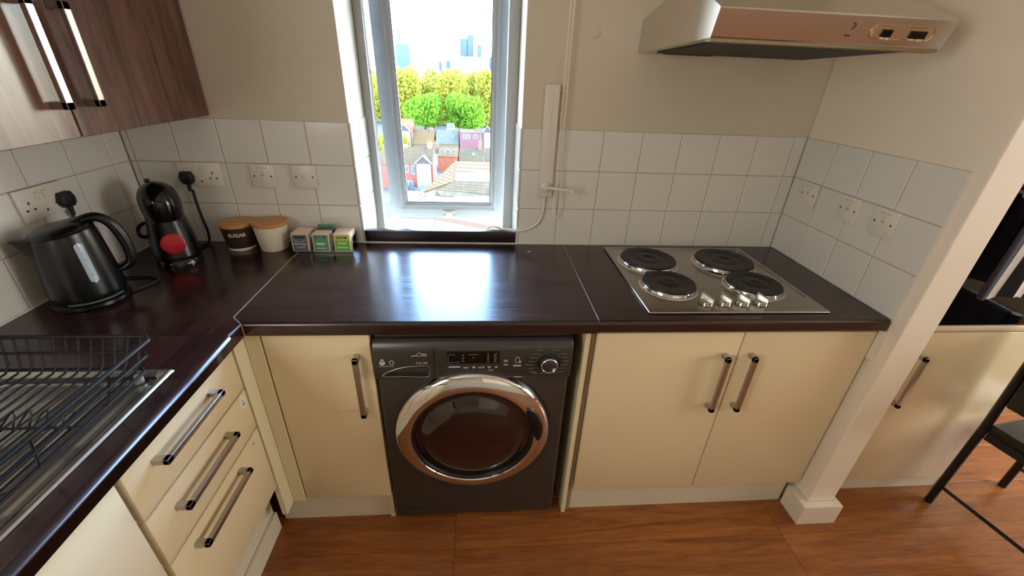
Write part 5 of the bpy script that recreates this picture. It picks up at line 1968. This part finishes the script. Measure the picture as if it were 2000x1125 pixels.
G1 = 'round green trees in front of the tree belt'
tree('round bright green tree, left of the pair in front', 829, 183, 258, 41, 196, 'leaf_green', 9000, 0.55, G1)
tree('round bright green tree, right of the pair in front', 908, 181, 258, 41, 198, 'leaf_green', 9000, 0.55, G1)
G2 = 'tall yellow-green trees of the belt'
for ti, (u, vt, hp_px, lab) in enumerate(((720, 122, 30, 'yellow-green tree hidden by the left window frame'), (762, 122, 34, 'yellow-green tree at the far left of the belt'), (800, 128, 34, 'yellow-green tree second from the left of the belt'),
                           (842, 133, 36, 'yellow-green tree in the belt behind the left round tree'), (884, 131, 36, 'yellow-green tree in the middle of the belt'),
                           (925, 129, 36, 'yellow-green tree in the belt behind the right round tree'), (962, 133, 34, 'yellow-green tree at the right end of the belt'),
                           (1000, 131, 34, 'yellow-green tree hidden by the right window frame'))):
    tree(lab, u, vt - 3, 256, hp_px, 228 + 24 * (ti % 2), 'leaf_yellow', 9000, 0.7, G2)
tree('small yellow-green tree seen through the open gap', 748, 262, 340, 18, 112, 'leaf_yellow', 2200, 0.4, 'garden trees')
tree('small yellow shrub tree before the white bay house', 786, 265, 290, 14, 140, 'leaf_yellow', 1500, 0.4, 'garden trees')

# far towers
def tower(label, u0, u1, v_top, Y, depth, m, blocks=()):
    p0, p1 = at(u0, v_top, Y), at(u1, v_top, Y)
    t = thing('tower_block', label, 'tower', ((p0.x + p1.x) / 2, Y + depth / 2, GZ), 0, 'far city towers')
    obj('shaft', mbox(p0.x, p1.x, Y, Y + depth, GZ, p0.z), m, t)
    for (a, b, c, mm) in blocks:
        q0, q1 = at(a, c, Y), at(b, c, Y)
        obj('block', mbox(q0.x, q1.x, Y + 1, Y + depth - 1, GZ, q0.z), mm, t)
    obj('parapet', mbox(p0.x - 0.4, p1.x + 0.4, Y - 0.4, Y + depth + 0.4, p0.z, p0.z + 1.2), 'render_white', t)
    return t
tower('teal glass tower at the left edge of the skyline', 748, 768, 48, 900, 30, 'tower_teal')
tower('white slab tower with dark window bands behind the teal one', 770.5, 780, 53, 940, 24, 'tower_white')
tower('lower teal grid block beside the teal tower', 772, 798, 86, 870, 40, 'tower_teal')
tower('stepped blue-grey tower right of centre on the skyline', 898, 912, 76, 900, 30, 'tower_grey', [(912.2, 925, 68, 'tower_grey')])
tower('slim grey tower just right of the stepped one', 931, 941, 88, 860, 22, 'tower_grey')
tower('low white block in front of the stepped tower', 886, 940, 111, 780, 30, 'tower_white')
tower('low white block left of centre on the skyline', 800, 832, 106, 780, 30, 'tower_white', [(812, 822, 101, 'tower_white')])
tower('pale grey office at the right end of the skyline', 956, 985, 112, 820, 30, 'tower_grey')
tower('faint thin tower in the middle of the skyline', 857, 863, 121, 1100, 20, 'tower_grey')
tower('second faint thin tower in the middle of the skyline', 871, 879, 119, 1100, 20, 'tower_grey')
